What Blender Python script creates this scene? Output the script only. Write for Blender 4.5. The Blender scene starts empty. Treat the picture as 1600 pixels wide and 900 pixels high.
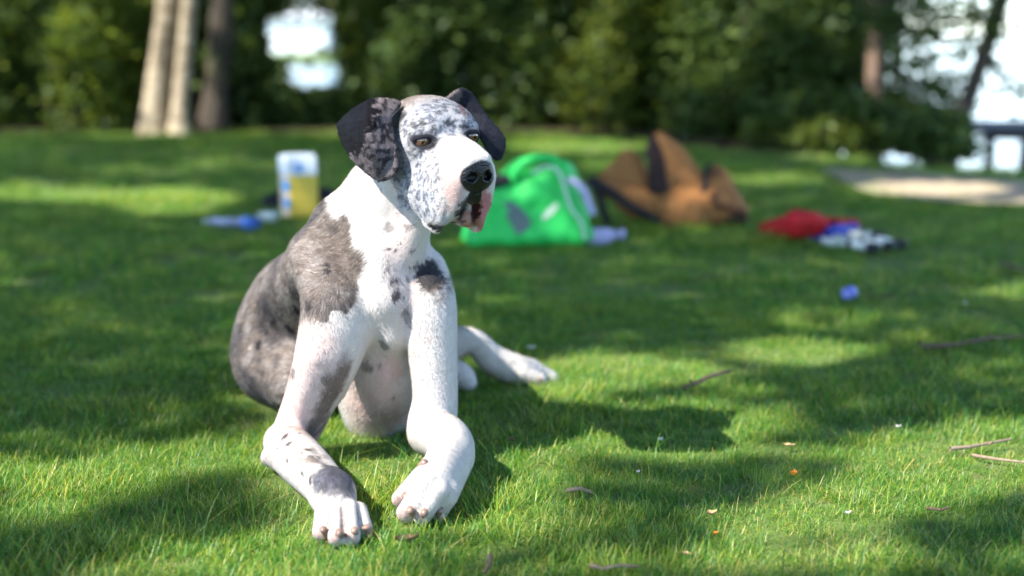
import bpy, bmesh, math, random
import numpy as np
from mathutils import Vector, Matrix
from mathutils.bvhtree import BVHTree

R = math.radians
C = bpy.context.scene
COL = C.collection
rng = np.random.default_rng(7)
random.seed(7)

# ------------------------------------------------------------------ camera
CAM_H = 0.75
PITCH = R(10.2)
FPX = 50.0 / 36.0 * 1600.0
cam = bpy.data.objects.new('camera', bpy.data.cameras.new('camera'))
COL.objects.link(cam)
cam.location = (0, 0, CAM_H)
cam.rotation_euler = (R(90) - PITCH, 0, 0)
cam.data.lens = 50.0
cam.data.sensor_width = 36.0
cam.data.clip_start = 0.05
cam.data.clip_end = 3000.0
cam.data.dof.use_dof = True
cam.data.dof.focus_distance = 2.30
cam.data.dof.aperture_fstop = 1.8
C.camera = cam

# ------------------------------------------------------------- sun, sky, film
SUN_EL = R(47.0)
SUN_H = np.array([0.87, 0.49, 0.0]); SUN_H /= np.linalg.norm(SUN_H)      # where the light travels
LIGHT = np.array([SUN_H[0] * math.cos(SUN_EL), SUN_H[1] * math.cos(SUN_EL), -math.sin(SUN_EL)])
w = bpy.data.worlds.new('World'); C.world = w; w.use_nodes = True
nt = w.node_tree
sky = nt.nodes.new('ShaderNodeTexSky'); sky.sky_type = 'NISHITA'; sky.sun_disc = False
sky.sun_elevation = SUN_EL
sky.sun_rotation = math.atan2(-LIGHT[0], -LIGHT[1])
sky.dust_density = 0.1; sky.air_density = 0.6
bg = nt.nodes['Background']; bg.inputs['Strength'].default_value = 0.15
nt.links.new(sky.outputs[0], bg.inputs[0])
sl = bpy.data.lights.new('sun', 'SUN'); sl.energy = 3.0; sl.angle = R(0.53); sl.color = (1.0, 0.95, 0.86)
sun = bpy.data.objects.new('sun', sl); COL.objects.link(sun)
sun.rotation_euler = Vector(LIGHT).to_track_quat('-Z', 'Y').to_euler()
sun.location = (-6, -4, 9)
C.view_settings.view_transform = 'Standard'; C.view_settings.look = 'None'
C.view_settings.exposure = 2.0; C.view_settings.gamma = 1.0
C.render.engine = 'CYCLES'
C.cycles.max_bounces = 6; C.cycles.transparent_max_bounces = 8
C.cycles.use_denoising = True

# ---------------------------------------------------------------- helpers
def ray(u, v):
    """world direction (y component 1) through a point measured on the photograph"""
    a, b = (u - 800.0) / FPX, -(v - 450.0) / FPX
    d = np.array([a, math.cos(PITCH) + b * math.sin(PITCH), -math.sin(PITCH) + b * math.cos(PITCH)])
    return d / d[1]
def P(u, v, Y):
    return np.array([0, 0, CAM_H]) + ray(u, v) * Y
def Pz(u, v, z=0.0):
    d = ray(u, v)
    return np.array([0, 0, CAM_H]) + d * ((z - CAM_H) / d[2])
def project(p):
    p = np.asarray(p, float).reshape(-1, 3) - np.array([0, 0, CAM_H])
    f = p[:, 1] * math.cos(PITCH) - p[:, 2] * math.sin(PITCH)
    u = p[:, 1] * math.sin(PITCH) + p[:, 2] * math.cos(PITCH)
    return 800 + FPX * p[:, 0] / f, 450 - FPX * u / f

def tag(o, label=None, cat=None, group=None, kind=None):
    if label: o['label'] = label
    if cat: o['category'] = cat
    if group: o['group'] = group
    if kind: o['kind'] = kind
    return o
def empty(name, loc, rz=0.0):
    o = bpy.data.objects.new(name, None); COL.objects.link(o)
    o.empty_display_size = 0.1; o.location = tuple(loc); o.rotation_euler = (0, 0, rz)
    return o
def mesh_obj(name, verts, faces, mat=None, parent=None, smooth=True):
    me = bpy.data.meshes.new(name)
    me.from_pydata([tuple(map(float, v)) for v in verts], [], [tuple(map(int, f)) for f in faces])
    me.update()
    if smooth: me.shade_smooth()
    o = bpy.data.objects.new(name, me); COL.objects.link(o)
    if mat: me.materials.append(mat)
    if parent is not None:
        o.parent = parent
        o.matrix_parent_inverse = Matrix.Translation(-Vector(parent.location)) if parent.type == 'EMPTY' and not any(parent.rotation_euler) else parent.matrix_basis.inverted()
    return o
def mesh_np(name, V, F, mat=None, smooth=True):
    """V (n,3), F (m,k) arrays -> linked object"""
    V = np.ascontiguousarray(V, np.float32); F = np.ascontiguousarray(F, np.int32)
    me = bpy.data.meshes.new(name)
    k = F.shape[1]
    me.vertices.add(len(V)); me.vertices.foreach_set('co', V.ravel())
    me.loops.add(F.size); me.loops.foreach_set('vertex_index', F.ravel())
    me.polygons.add(len(F))
    me.polygons.foreach_set('loop_start', np.arange(0, F.size, k, dtype=np.int32))
    me.update(calc_edges=True)
    if smooth: me.shade_smooth()
    o = bpy.data.objects.new(name, me); COL.objects.link(o)
    if mat: me.materials.append(mat)
    return o
def col_attr(o, name, cols):
    a = o.data.color_attributes.new(name, 'FLOAT_COLOR', 'POINT')
    c = np.ones((len(o.data.vertices), 4), np.float32); c[:, :cols.shape[1]] = cols
    a.data.foreach_set('color', c.ravel())
def flt_attr(o, name, vals):
    a = o.data.attributes.new(name, 'FLOAT', 'POINT')
    a.data.foreach_set('value', np.ascontiguousarray(vals, np.float32))

# value noise on numpy points
def _hash(i, j, k):
    h = (i * 374761393 + j * 668265263 + k * 2147483647 + 1013904223) & 0xffffffff
    h = ((h ^ (h >> 13)) * 1274126177) & 0xffffffff
    h = ((h ^ (h >> 16)) * 2246822519) & 0xffffffff
    return ((h ^ (h >> 15)) & 0xffff) / 65535.0
def noise3(p, s):
    q = np.asarray(p, float) * s + 137.31
    i = np.floor(q).astype(np.int64); f = q - i; f = f * f * (3 - 2 * f)
    r = 0
    for a in (0, 1):
        for b in (0, 1):
            for c in (0, 1):
                wgt = (f[:, 0] if a else 1 - f[:, 0]) * (f[:, 1] if b else 1 - f[:, 1]) * (f[:, 2] if c else 1 - f[:, 2])
                r = r + wgt * _hash(i[:, 0] + a, i[:, 1] + b, i[:, 2] + c)
    return r
def fbm(p, s, n=3):
    r = 0; a = 0.5; t = 0
    for k in range(n):
        r = r + a * noise3(p + 3.7 * k, s * 2 ** k); t += a; a *= 0.5
    return r / t

# node helpers
def new_mat(name):
    m = bpy.data.materials.new(name); m.use_nodes = True
    return m, m.node_tree, m.node_tree.nodes['Principled BSDF']
def node(nt, typ, **kw):
    n = nt.nodes.new(typ)
    for k, v in kw.items():
        if k.startswith('i_'):
            key = k[2:]
            n.inputs[int(key) if key.isdigit() else key].default_value = v
        else: setattr(n, k, v)
    return n
def ramp(nt, fac, stops, interp='LINEAR'):
    n = nt.nodes.new('ShaderNodeValToRGB'); e = n.color_ramp.elements
    n.color_ramp.interpolation = interp
    while len(e) < len(stops): e.new(0.5)
    for el, (p, c) in zip(e, stops):
        el.position = p; el.color = (*c, 1) if len(c) == 3 else c
    nt.links.new(fac, n.inputs[0])
    return n.outputs[0]
def mixc(nt, fac, a, b, mode='MIX'):
    n = nt.nodes.new('ShaderNodeMix'); n.data_type = 'RGBA'; n.blend_type = mode
    for sock, val in ((n.inputs[0], fac), (n.inputs[6], a), (n.inputs[7], b)):
        if hasattr(val, 'links'): nt.links.new(val, sock)
        elif isinstance(val, (int, float)): sock.default_value = val
        else: sock.default_value = (*val, 1) if len(val) == 3 else val
    return n.outputs[2]
def noise_node(nt, scale, detail=4, rough=0.55, vec=None, dist=0.0):
    n = node(nt, 'ShaderNodeTexNoise', i_Scale=scale, i_Detail=detail, i_Roughness=rough, i_Distortion=dist)
    if vec is not None: nt.links.new(vec, n.inputs['Vector'])
    return n.outputs[0]
def obj_coord(nt):
    return node(nt, 'ShaderNodeTexCoord').outputs['Object']
def bump(nt, bsdf, height, strength, dist):
    b = node(nt, 'ShaderNodeBump', i_Strength=strength, i_Distance=dist)
    nt.links.new(height, b.inputs['Height']); nt.links.new(b.outputs[0], bsdf.inputs['Normal'])
def simple_mat(name, c1, c2, scale, rough=0.7, bump_s=0.3, bump_d=0.002, spec=0.4):
    m, nt, b = new_mat(name)
    n = noise_node(nt, scale, 5, 0.6, obj_coord(nt))
    nt.links.new(ramp(nt, n, [(0.3, c1), (0.7, c2)]), b.inputs['Base Color'])
    b.inputs['Roughness'].default_value = rough; b.inputs['Specular IOR Level'].default_value = spec
    if bump_s: bump(nt, b, n, bump_s, bump_d)
    return m
# ================================================================= THE SETTING
WATER_Z = -0.45
def shore(x):
    """distance at which the lawn drops to the lake"""
    x = np.asarray(x, float)
    return 7.55 + 6.6 / (1 + np.exp((x - 1.75) * 3.2)) + 0.12 * np.sin(x * 2.1)
gx = np.concatenate([np.linspace(-400, -12, 12)[:-1], np.linspace(-12, 12, 121), np.linspace(12, 400, 12)[1:]])
gy = np.concatenate([np.linspace(-60, -3, 8)[:-1], np.linspace(-3, 18, 141), np.array([22, 30, 50, 90, 200, 500, 1500])])
GX, GY = np.meshgrid(gx, gy, indexing='ij')
drop = np.clip((GY - shore(GX)) / 0.9, 0, 1)
pts = np.stack([GX.ravel(), GY.ravel(), 0 * GX.ravel()], 1)
GZ = -1.1 * (drop * drop * (3 - 2 * drop)) + ((fbm(pts, 1.3, 2) - 0.5) * 0.03).reshape(GX.shape) * np.clip((GY - 4) / 3, 0, 1) * (1 - drop)
nx, ny = GX.shape
idx = np.arange(nx * ny).reshape(nx, ny)
GF = np.stack([idx[:-1, :-1], idx[1:, :-1], idx[1:, 1:], idx[:-1, 1:]], -1).reshape(-1, 4)
mg, ng, bgr = new_mat('lawn_soil')
oc = obj_coord(ng)
nA = noise_node(ng, 9, 6, 0.65, oc); nB = noise_node(ng, 140, 4, 0.7, oc)
c1 = ramp(ng, nB, [(0.25, (.055, .085, .018)), (0.55, (.13, .20, .035)), (0.8, (.22, .25, .08))])
c2 = ramp(ng, nB, [(0.25, (.09, .09, .035)), (0.75, (.22, .20, .09))])
ng.links.new(mixc(ng, ramp(ng, nA, [(0.52, (0, 0, 0)), (0.72, (1, 1, 1))]), c1, c2), bgr.inputs['Base Color'])
bgr.inputs['Roughness'].default_value = 0.9
bump(ng, bgr, nB, 0.6, 0.01)
ground = mesh_np('ground', np.stack([GX.ravel(), GY.ravel(), GZ.ravel()], 1), GF, mg)
tag(ground, kind='structure')

# woodland floor and worn path: sheets a little above the ground
def sheet_obj(name, outline, z, mat, n=26):
    """a strip between two pixel-measured edges [(u, v_near, v_far)]"""
    V, F = [], []
    us = np.linspace(outline[0][0], outline[-1][0], n)
    un = [o[0] for o in outline]
    for u in us:
        a, b = Pz(u, np.interp(u, un, [o[1] for o in outline])), Pz(u, np.interp(u, un, [o[2] for o in outline]))
        for t in np.linspace(0, 1, 7):
            p = a + (b - a) * t; w_ = (noise3(np.array([p]), 2.2)[0] - .5) * 0.12 * (1 if t in (0, 1) else 0)
            V.append((p[0], p[1] + w_, z))
    for i in range(n - 1):
        for j in range(6): F.append((i * 7 + j, (i + 1) * 7 + j, (i + 1) * 7 + j + 1, i * 7 + j + 1))
    o = mesh_obj(name, V, F, mat); tag(o, kind='structure'); return o
m_path = simple_mat('dry_earth', (.32, .245, .16), (.50, .41, .29), 30, .95, .5, .01, .2)
path = sheet_obj('path', [(1285, 274, 268), (1310, 284, 268), (1350, 306, 272), (1420, 318, 274), (1600, 326, 288), (1800, 332, 296)], 0.019, m_path)
m_floor = simple_mat('leaf_litter', (.030, .024, .014), (.085, .065, .038), 24, .95, .6, .02, .2)
V, F = [], []
for i, x in enumerate(np.linspace(-9, 2.3, 40)):
    y0 = 10.65 + 0.12 * math.sin(x * 1.7) - 1.75 / (1 + math.exp(-(x - 0.9) * 4)); y1 = float(shore(x)) - 0.05
    for t in np.linspace(0, 1, 6): V.append((x, y0 + (max(y1, y0 + .3) - y0) * t, 0.022 if t < 1 else 0.0))
for i in range(39):
    for j in range(5): F.append((i * 6 + j, (i + 1) * 6 + j, (i + 1) * 6 + j + 1, i * 6 + j + 1))
tag(mesh_obj('woodland_floor', V, F, m_floor), kind='structure')

# the lake
mw, nw, bw = new_mat('lake_water')
bw.inputs['Base Color'].default_value = (.02, .035, .045, 1); bw.inputs['Roughness'].default_value = 0.06; bw.inputs['IOR'].default_value = 1.33
mpw = node(nw, 'ShaderNodeMapping', i_Scale=(1.0, 2.6, 1.0)); nw.links.new(obj_coord(nw), mpw.inputs[0])
bump(nw, bw, noise_node(nw, 3.2, 4, 0.6, mpw.outputs[0]), 0.25, 0.05)
wx = np.array([-600., -60, -12, 12, 60, 600]); wy = np.array([7.3, 14, 30, 90, 300, 1600.])
WX, WY = np.meshgrid(wx, wy, indexing='ij'); wi = np.arange(WX.size).reshape(WX.shape)
lake = mesh_np('lake', np.stack([WX.ravel(), WY.ravel(), np.full(WX.size, WATER_Z)], 1), np.stack([wi[:-1, :-1], wi[1:, :-1], wi[1:, 1:], wi[:-1, 1:]], -1).reshape(-1, 4), mw)
tag(lake, kind='structure')
# the grassy bank across the lake, in the gap on the left
V, F = [], []
for i, x in enumerate(np.linspace(-40, 6, 24)):
    e = 62 + 3 * math.sin(x * .4)
    for y, z in ((e, -0.9), (e + 2, -0.32), (e + 8, -0.12), (e + 40, 0.4)): V.append((x, y, z))
for i in range(23):
    for j in range(3): F.append((i * 4 + j, (i + 1) * 4 + j, (i + 1) * 4 + j + 1, i * 4 + j + 1))
tag(mesh_obj('far_bank', V, F, simple_mat('bank_grass', (.10, .17, .03), (.16, .23, .05), 2, .9, .4, .1)), kind='structure')

# ---------------------------------------------------------------- foliage
def leaf_mat(name, base, var, trans=0.45, rough=0.5):
    m, nt, b = new_mat(name)
    a = node(nt, 'ShaderNodeAttribute', attribute_name='tone')
    col = ramp(nt, a.outputs['Fac'], [(0.0, tuple(x * .62 for x in base)), (0.55, base), (1.0, var)])
    nt.links.new(col, b.inputs['Base Color']); b.inputs['Roughness'].default_value = rough
    b.inputs['Specular IOR Level'].default_value = 0.35
    t = node(nt, 'ShaderNodeBsdfTranslucent'); nt.links.new(mixc(nt, 0.5, col, (var[0] * 1.3, var[1] * 1.3, var[2] * .6), 'MIX'), t.inputs[0])
    mx_ = node(nt, 'ShaderNodeMixShader', i_0=trans)
    nt.links.new(b.outputs[0], mx_.inputs[1]); nt.links.new(t.outputs[0], mx_.inputs[2])
    nt.links.new(mx_.outputs[0], nt.nodes['Material Output'].inputs[0])
    return m
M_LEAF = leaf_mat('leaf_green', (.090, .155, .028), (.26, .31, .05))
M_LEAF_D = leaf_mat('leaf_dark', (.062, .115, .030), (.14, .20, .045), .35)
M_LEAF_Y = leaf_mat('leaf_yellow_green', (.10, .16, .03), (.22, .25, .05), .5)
def leaf_mesh(c, L, W, r, flat=0.5):
    """one folded leaf (a quad) at each point"""
    n = len(c)
    ax1 = r.normal(size=(n, 3)); ax1[:, 2] *= flat; ax1 /= np.linalg.norm(ax1, axis=1)[:, None]
    nn = r.normal(size=(n, 3)); nn[:, 2] = np.abs(nn[:, 2]) + 0.6
    ax2 = np.cross(nn, ax1); ax2 /= np.linalg.norm(ax2, axis=1)[:, None]
    up = np.cross(ax1, ax2)
    s = r.uniform(0.7, 1.25, (n, 1))
    V = np.stack([c - ax1 * L * s / 2, c + ax2 * W * s / 2 + up * W * .18, c + ax1 * L * s / 2, c - ax2 * W * s / 2 + up * W * .18], 1).reshape(-1, 3)
    return V, np.arange(4 * n).reshape(-1, 4), np.repeat(r.uniform(0, 1, n), 4)
def foliage(name, c, L, W, mat, r, parent=None):
    V, F, t = leaf_mesh(np.asarray(c), L, W, r)
    if parent is not None: V = V - np.array(parent.location)
    o = mesh_np(name, V, F, mat, smooth=False); flt_attr(o, 'tone', t)
    if parent is not None: o.parent = parent
    return o
def tube(paths, mat, name, parent, n=8):
    """paths: list of [(point, radius)...]; one bark mesh"""
    V, F = [], []
    off = np.array(parent.location) if parent is not None else 0
    for path_ in paths:
        b0 = len(V)
        for i, (p, rad) in enumerate(path_):
            p = np.asarray(p, float)
            q0 = np.asarray(path_[max(i - 1, 0)][0], float); q1 = np.asarray(path_[min(i + 1, len(path_) - 1)][0], float)
            d = q1 - q0; d /= np.linalg.norm(d) + 1e-9
            a = np.cross(d, [0.13, 0.97, 0.21]); a /= np.linalg.norm(a); b = np.cross(d, a)
            for j in range(n):
                t = 2 * math.pi * j / n
                k = rad * (1 + 0.12 * math.sin(3 * t + p[2] * 5) + 0.07 * math.sin(5 * t - p[2] * 9))
                V.append(p + k * (math.cos(t) * a + math.sin(t) * b) - off)
        for i in range(len(path_) - 1):
            for j in range(n): F.append((b0 + i * n + j, b0 + i * n + (j + 1) % n, b0 + (i + 1) * n + (j + 1) % n, b0 + (i + 1) * n + j))
    o = mesh_np(name, np.array(V), np.array(F), mat)
    if parent is not None: o.parent = parent
    return o
def bark(name, c1, c2, sc=(14, 14, 2.5)):
    m, nt, b = new_mat(name)
    mp = node(nt, 'ShaderNodeMapping', i_Scale=sc); nt.links.new(obj_coord(nt), mp.inputs[0])
    n = noise_node(nt, 1.6, 7, 0.65, mp.outputs[0], .6)
    nt.links.new(ramp(nt, n, [(0.32, c1), (0.68, c2)]), b.inputs['Base Color']); b.inputs['Roughness'].default_value = .9
    bump(nt, b, n, .8, .03); return m
M_BARK = bark('bark_dark', (.030, .022, .016), (.10, .078, .055))
M_BARK_P = bark('bark_pale', (.10, .065, .035), (.62, .50, .34), (5, 5, 9))  # banded pale bark, with sun dapple painted into its light-dark contrast
M_BARK_R = bark('bark_reddish', (.10, .06, .04), (.26, .17, .12))
DOG_H = 0.0022
# ================================================================= THE DOG
# one continuous skin: rounded volumes blended into a distance field and meshed
def cap(a, b, ra, rb=None, k=0.02):
    rb = ra if rb is None else rb
    return dict(t='cap', a=np.asarray(a, float), b=np.asarray(b, float), ra=ra, rb=rb, k=k,
                c=(np.asarray(a, float) + np.asarray(b, float)) / 2, R=np.linalg.norm(np.asarray(a, float) - b) / 2 + max(ra, rb))
def ell(c, r, M=None, k=0.02):
    return dict(t='ell', o=np.asarray(c, float), r=np.asarray(r, float), M=np.eye(3) if M is None else M, k=k,
                c=np.asarray(c, float), R=max(r))
def box(c, h, rad, M=None, k=0.02):
    return dict(t='box', o=np.asarray(c, float), h=np.asarray(h, float), rad=rad, M=np.eye(3) if M is None else M, k=k,
                c=np.asarray(c, float), R=float(np.linalg.norm(h)) + rad)
def tri(a, b, c, r, k=0.01):
    a, b, c = [np.asarray(x, float) for x in (a, b, c)]
    m = (a + b + c) / 3
    return dict(t='tri', p=(a, b, c), rad=r, k=k, c=m, R=max(np.linalg.norm(x - m) for x in (a, b, c)) + r)
def sub(d, k=0.006):
    d = dict(d); d['op'] = 'sub'; d['k'] = k; return d
def dist(d, p):
    t = d['t']
    if t == 'cap':
        pa = p - d['a']; ba = d['b'] - d['a']
        h = np.clip(pa @ ba / max(ba @ ba, 1e-12), 0, 1)
        return np.sqrt(((pa - h[:, None] * ba) ** 2).sum(1)) - (d['ra'] + (d['rb'] - d['ra']) * h)
    if t == 'ell':
        q = (p - d['o']) @ d['M'].T
        k0 = np.sqrt(((q / d['r']) ** 2).sum(1)); k1 = np.sqrt(((q / d['r'] ** 2) ** 2).sum(1)) + 1e-9
        return np.where(k0 < 0.05, -min(d['r']), k0 * (k0 - 1) / k1)
    if t == 'box':
        q = np.abs((p - d['o']) @ d['M'].T) - d['h']
        return np.sqrt((np.maximum(q, 0) ** 2).sum(1)) + np.minimum(q.max(1), 0) - d['rad']
    a, b, c = d['p']
    ba, cb, ac = b - a, c - b, a - c
    n = np.cross(ba, ac)
    pa, pb, pc = p - a, p - b, p - c
    dt = lambda x, y: (x * y).sum(-1)
    ins = (np.sign(pa @ np.cross(ba, n)) + np.sign(pb @ np.cross(cb, n)) + np.sign(pc @ np.cross(ac, n))) < 2
    def e(pv, ed):
        h = np.clip(pv @ ed / (ed @ ed), 0, 1)
        q = pv - h[:, None] * ed
        return (q * q).sum(1)
    ed = np.minimum(np.minimum(e(pa, ba), e(pb, cb)), e(pc, ac))
    pl = (pa @ n) ** 2 / (n @ n)
    return np.sqrt(np.where(ins, ed, pl)) - d['rad']
def smin(a, b, k):
    h = np.maximum(k - np.abs(a - b), 0) / k
    return np.minimum(a, b) - h * h * k * 0.25
def field(groups, p, centre=None, rad=None):
    """groups: list of (k, [prims]); a block's bounding ball lets far prims be skipped"""
    tot = np.full(len(p), 1.0)
    for kg, prims in groups:
        d = np.full(len(p), 1.0)
        for q in prims:
            if centre is not None and np.linalg.norm(q['c'] - centre) - q['R'] - rad > 0.05 + q['k']: continue
            e = dist(q, p)
            if q.get('op') == 'sub': d = -smin(-d, e, q['k'])
            else: d = smin(d, e, q['k'])
        tot = smin(tot, d, kg)
    return tot
def build_skin(groups, lo, hi, h):
    lo = np.asarray(lo, float); n1 = 5
    big = h * n1 * 4
    dims = np.ceil((np.asarray(hi) - lo) / big).astype(int)
    g = np.stack(np.meshgrid(*[np.arange(d) for d in dims], indexing='ij'), -1).reshape(-1, 3)
    d0 = field(groups, lo + (g + 0.5) * big)
    g = g[np.abs(d0) < big * 1.3]
    s4 = np.stack(np.meshgrid(*[np.arange(4)] * 3, indexing='ij'), -1).reshape(-1, 3)
    s6 = np.stack(np.meshgrid(*[np.arange(n1 + 1)] * 3, indexing='ij'), -1).reshape(-1, 3)
    s5 = np.stack(np.meshgrid(*[np.arange(n1)] * 3, indexing='ij'), -1).reshape(-1, 3)
    NX, NY, NZ = [int(d * 4 * n1 + 2) for d in dims]
    keys, verts, flags = [], [], []
    edges = [(0, 1, 0), (2, 3, 0), (4, 5, 0), (6, 7, 0)]
    corner = np.array([[a, b, c] for a in (0, 1) for b in (0, 1) for c in (0, 1)])
    E = [(i, j) for i in range(8) for j in range(i + 1, 8) if np.abs(corner[i] - corner[j]).sum() == 1]
    med = h * n1
    for blk in g:
        m = blk * 4 + s4
        cen = lo + (m + 0.5) * med
        bc = lo + (blk + 0.5) * big
        dm = field(groups, cen, bc, big * 0.87)
        m = m[np.abs(dm) < med * 1.15]
        if not len(m): continue
        cid = (m[:, None, :] * n1 + s6[None]).reshape(-1, 3)
        dv = field(groups, lo + cid * h, bc, big * 0.9).reshape(len(m), n1 + 1, n1 + 1, n1 + 1)
        cv = np.stack([dv[:, a:a + n1, b:b + n1, c:c + n1] for a, b, c in corner], -1).reshape(len(m), -1, 8)
        neg = cv < 0
        act = neg.any(-1) & ~neg.all(-1)
        mi, ci = np.nonzero(act)
        if not len(mi): continue
        cell = m[mi] * n1 + s5[ci]
        val = cv[mi, ci]; ng = neg[mi, ci]
        acc = np.zeros((len(mi), 3)); cnt = np.zeros(len(mi))
        for i, j in E:
            x = ng[:, i] != ng[:, j]
            den = np.where(x, val[:, i] - val[:, j], 1.0)
            t = np.where(x, val[:, i] / den, 0)
            acc += np.where(x[:, None], corner[i] + t[:, None] * (corner[j] - corner[i]), 0); cnt += x
        verts.append(lo + (cell + acc / cnt[:, None]) * h)
        keys.append((cell[:, 0].astype(np.int64) * NY + cell[:, 1]) * NZ + cell[:, 2])
        flags.append(np.stack([ng[:, 0], ng[:, 4], ng[:, 2], ng[:, 1]], 1))
    V = np.concatenate(verts); K = np.concatenate(keys); G = np.concatenate(flags)
    o = np.argsort(K); V, K, G = V[o], K[o], G[o]
    st = (NY * NZ, NZ, 1)
    def find(k):
        i = np.clip(np.searchsorted(K, k), 0, len(K) - 1)
        return i, K[i] == k
    F = []
    for ax, col in ((0, 1), (1, 2), (2, 3)):
        s = np.nonzero(G[:, 0] != G[:, col])[0]
        b, c = [st[x] for x in range(3) if x != ax]
        i1, o1 = find(K[s] - b); i2, o2 = find(K[s] - b - c); i3, o3 = find(K[s] - c)
        ok = o1 & o2 & o3
        q = np.stack([s, i1, i2, i3], 1)[ok]
        flip = G[s[ok], 0] ^ (ax == 1)
        q[~flip] = q[~flip][:, ::-1]
        F.append(q)
    return V, np.concatenate(F)
def relax(V, F, n=2, f=0.5):
    for _ in range(n):
        acc = np.zeros_like(V); cnt = np.zeros(len(V))
        for a, b in ((0, 1), (1, 2), (2, 3), (3, 0)):
            for i, j in ((a, b), (b, a)):
                np.add.at(acc, F[:, i], V[F[:, j]]); np.add.at(cnt, F[:, i], 1)
        V = V * (1 - f) + f * acc / np.maximum(cnt, 1)[:, None]
    return V

# ---- head frame: x forward along the muzzle, y to the dog's left, z up, origin between the eyes
HO = P(699, 216, 2.36)
def axes(yaw, pitch, roll):
    F = np.array([math.sin(yaw) * math.cos(pitch), -math.cos(yaw) * math.cos(pitch), -math.sin(pitch)])
    L = np.cross([0, 0, 1], F); L /= np.linalg.norm(L); U = np.cross(F, L)
    return np.array([F, math.cos(roll) * L + math.sin(roll) * U, math.cos(roll) * U - math.sin(roll) * L])
HM = axes(R(27.5), R(8), R(2))
def hp(x, y, z):
    return HO + (np.array([x, y, z]) / 1000.0) @ HM
def hell(c, r, k=0.02, rot=None):
    M = HM if rot is None else rot @ HM
    return ell(hp(*c), np.asarray(r) / 1000.0, M, k)
def rotz(a): a = R(a); return np.array([[math.cos(a), math.sin(a), 0], [-math.sin(a), math.cos(a), 0], [0, 0, 1]])
def roty(a): a = R(a); return np.array([[math.cos(a), 0, math.sin(a)], [0, 1, 0], [-math.sin(a), 0, math.cos(a)]])
def rotx(a): a = R(a); return np.array([[1, 0, 0], [0, math.cos(a), math.sin(a)], [0, -math.sin(a), math.cos(a)]])

def chain(pts, rs, n=6, k=0.003):
    pts = [np.asarray(p, float) for p in pts]
    q = [2 * pts[0] - pts[1]] + pts + [2 * pts[-1] - pts[-2]]
    r = [rs[0]] + list(rs) + [rs[-1]]
    out = []
    for i in range(1, len(q) - 2):
        for j in range(n):
            t = j / n
            f = lambda a, b, c, d: 0.5 * (2 * b + (c - a) * t + (2 * a - 5 * b + 4 * c - d) * t * t + (3 * b - a - 3 * c + d) * t ** 3)
            out.append((f(*q[i - 1:i + 3]), f(*r[i - 1:i + 3])))
    out.append((pts[-1], rs[-1]))
    return [cap(a[0], b[0], a[1], b[1], k) for a, b in zip(out, out[1:])]
EYE = {-1: hp(-2, -44, -1), 1: hp(2, 41, 2)}
skull = [
    hell((-88, 0, 0), (84, 61, 54)),
    hell((-42, 0, 20), (48, 46, 34), 0.03),
    hell((-28, 28, 22), (34, 26, 18), 0.02), hell((-28, -28, 22), (34, 26, 18), 0.02),
    hell((-62, 47, -28), (56, 23, 40), 0.035), hell((-62, -47, -28), (56, 23, 40), 0.035), cap(hp(-6, -40, -22), hp(-50, -58, -14), .010, .012, .02),
    box(hp(50, 0, -20), (0.062, 0.0115, 0.012), 0.013, roty(-4) @ HM, 0.022),
    hell((38, 24, -42), (64, 24, 34), 0.03), hell((38, -24, -42), (64, 24, 34), 0.03),
    # deep hanging upper lips
    hell((68, -27, -68), (44, 22, 46), 0.025), hell((68, 22, -66), (42, 18, 44), 0.025),
    hell((30, -42, -86), (54, 15, 42), 0.025), hell((40, 32, -92), (44, 12, 36), 0.025),
    hell((44, -43, -113), (40, 9, 28), 0.018), hell((72, 21, -112), (30, 7.5, 34), 0.014),
    cap(hp(30, -47, -133), hp(56, -42, -138), 0.008, 0.007, 0.006),
    # lower jaw and throat
    cap(hp(-80, 0, -78), hp(52, 0, -108), 0.042, 0.022, 0.03),
    cap(hp(-70, -40, -62), hp(0, -36, -92), 0.036, 0.026, 0.03), cap(hp(-60, 34, -70), hp(10, 30, -95), 0.032, 0.02, 0.03),
    # nose
    hell((108, 0, -30), (21, 24, 25), 0.008), hell((113, 12, -38), (13, 14, 17), 0.006), hell((113, -13, -38), (13, 14, 17), 0.006),
    hell((108, -1, -64), (10, 12, 24), 0.012),
    # brows
    cap(hp(2, -25, 16), hp(-14, -52, 13), 0.009, 0.008, 0.012), cap(hp(2, 25, 16), hp(-14, 52, 13), 0.009, 0.008, 0.012),
]
mouth = [
    # nostrils
    sub(ell(hp(124, -12, -36), (0.009, 0.0062, 0.0075), HM), 0.004), sub(ell(hp(124, 12, -36), (0.009, 0.0062, 0.0075), HM), 0.004),
    sub(cap(hp(122, -15, -39), hp(108, -30, -38), 0.0045, 0.0025), 0.004), sub(cap(hp(122, 15, -39), hp(108, 30, -38), 0.0045, 0.0025), 0.004),
    sub(cap(hp(133, 0, -42), hp(121, 0, -78), 0.0022, 0.0022), 0.003),
    # gape between the upper lips
    sub(cap(hp(114, 4, -92), hp(84, 2, -146), 0.008, 0.019), 0.006),
    sub(cap(hp(94, -8, -116), hp(50, -16, -146), 0.012, 0.015), 0.006),
    cap(hp(62, -6, -114), hp(84, -2, -116), 0.018, 0.014, 0.006),          # chin seen in the gape
]
lids = []
for s in (-1, 1):
    fr = rotz(-20 if s < 0 else 10) @ HM
    e = EYE[s]
    lids += [ell(e + np.array([-0.002, 0, 0]) @ fr, (0.0165, 0.018, 0.015), fr, 0.012),
             sub(ell(e + np.array([0.0125, 0.0, -0.001]) @ fr, (0.012, 0.0155, 0.0062), rotx(-10 * s) @ fr), 0.003)]
ears = []
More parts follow.
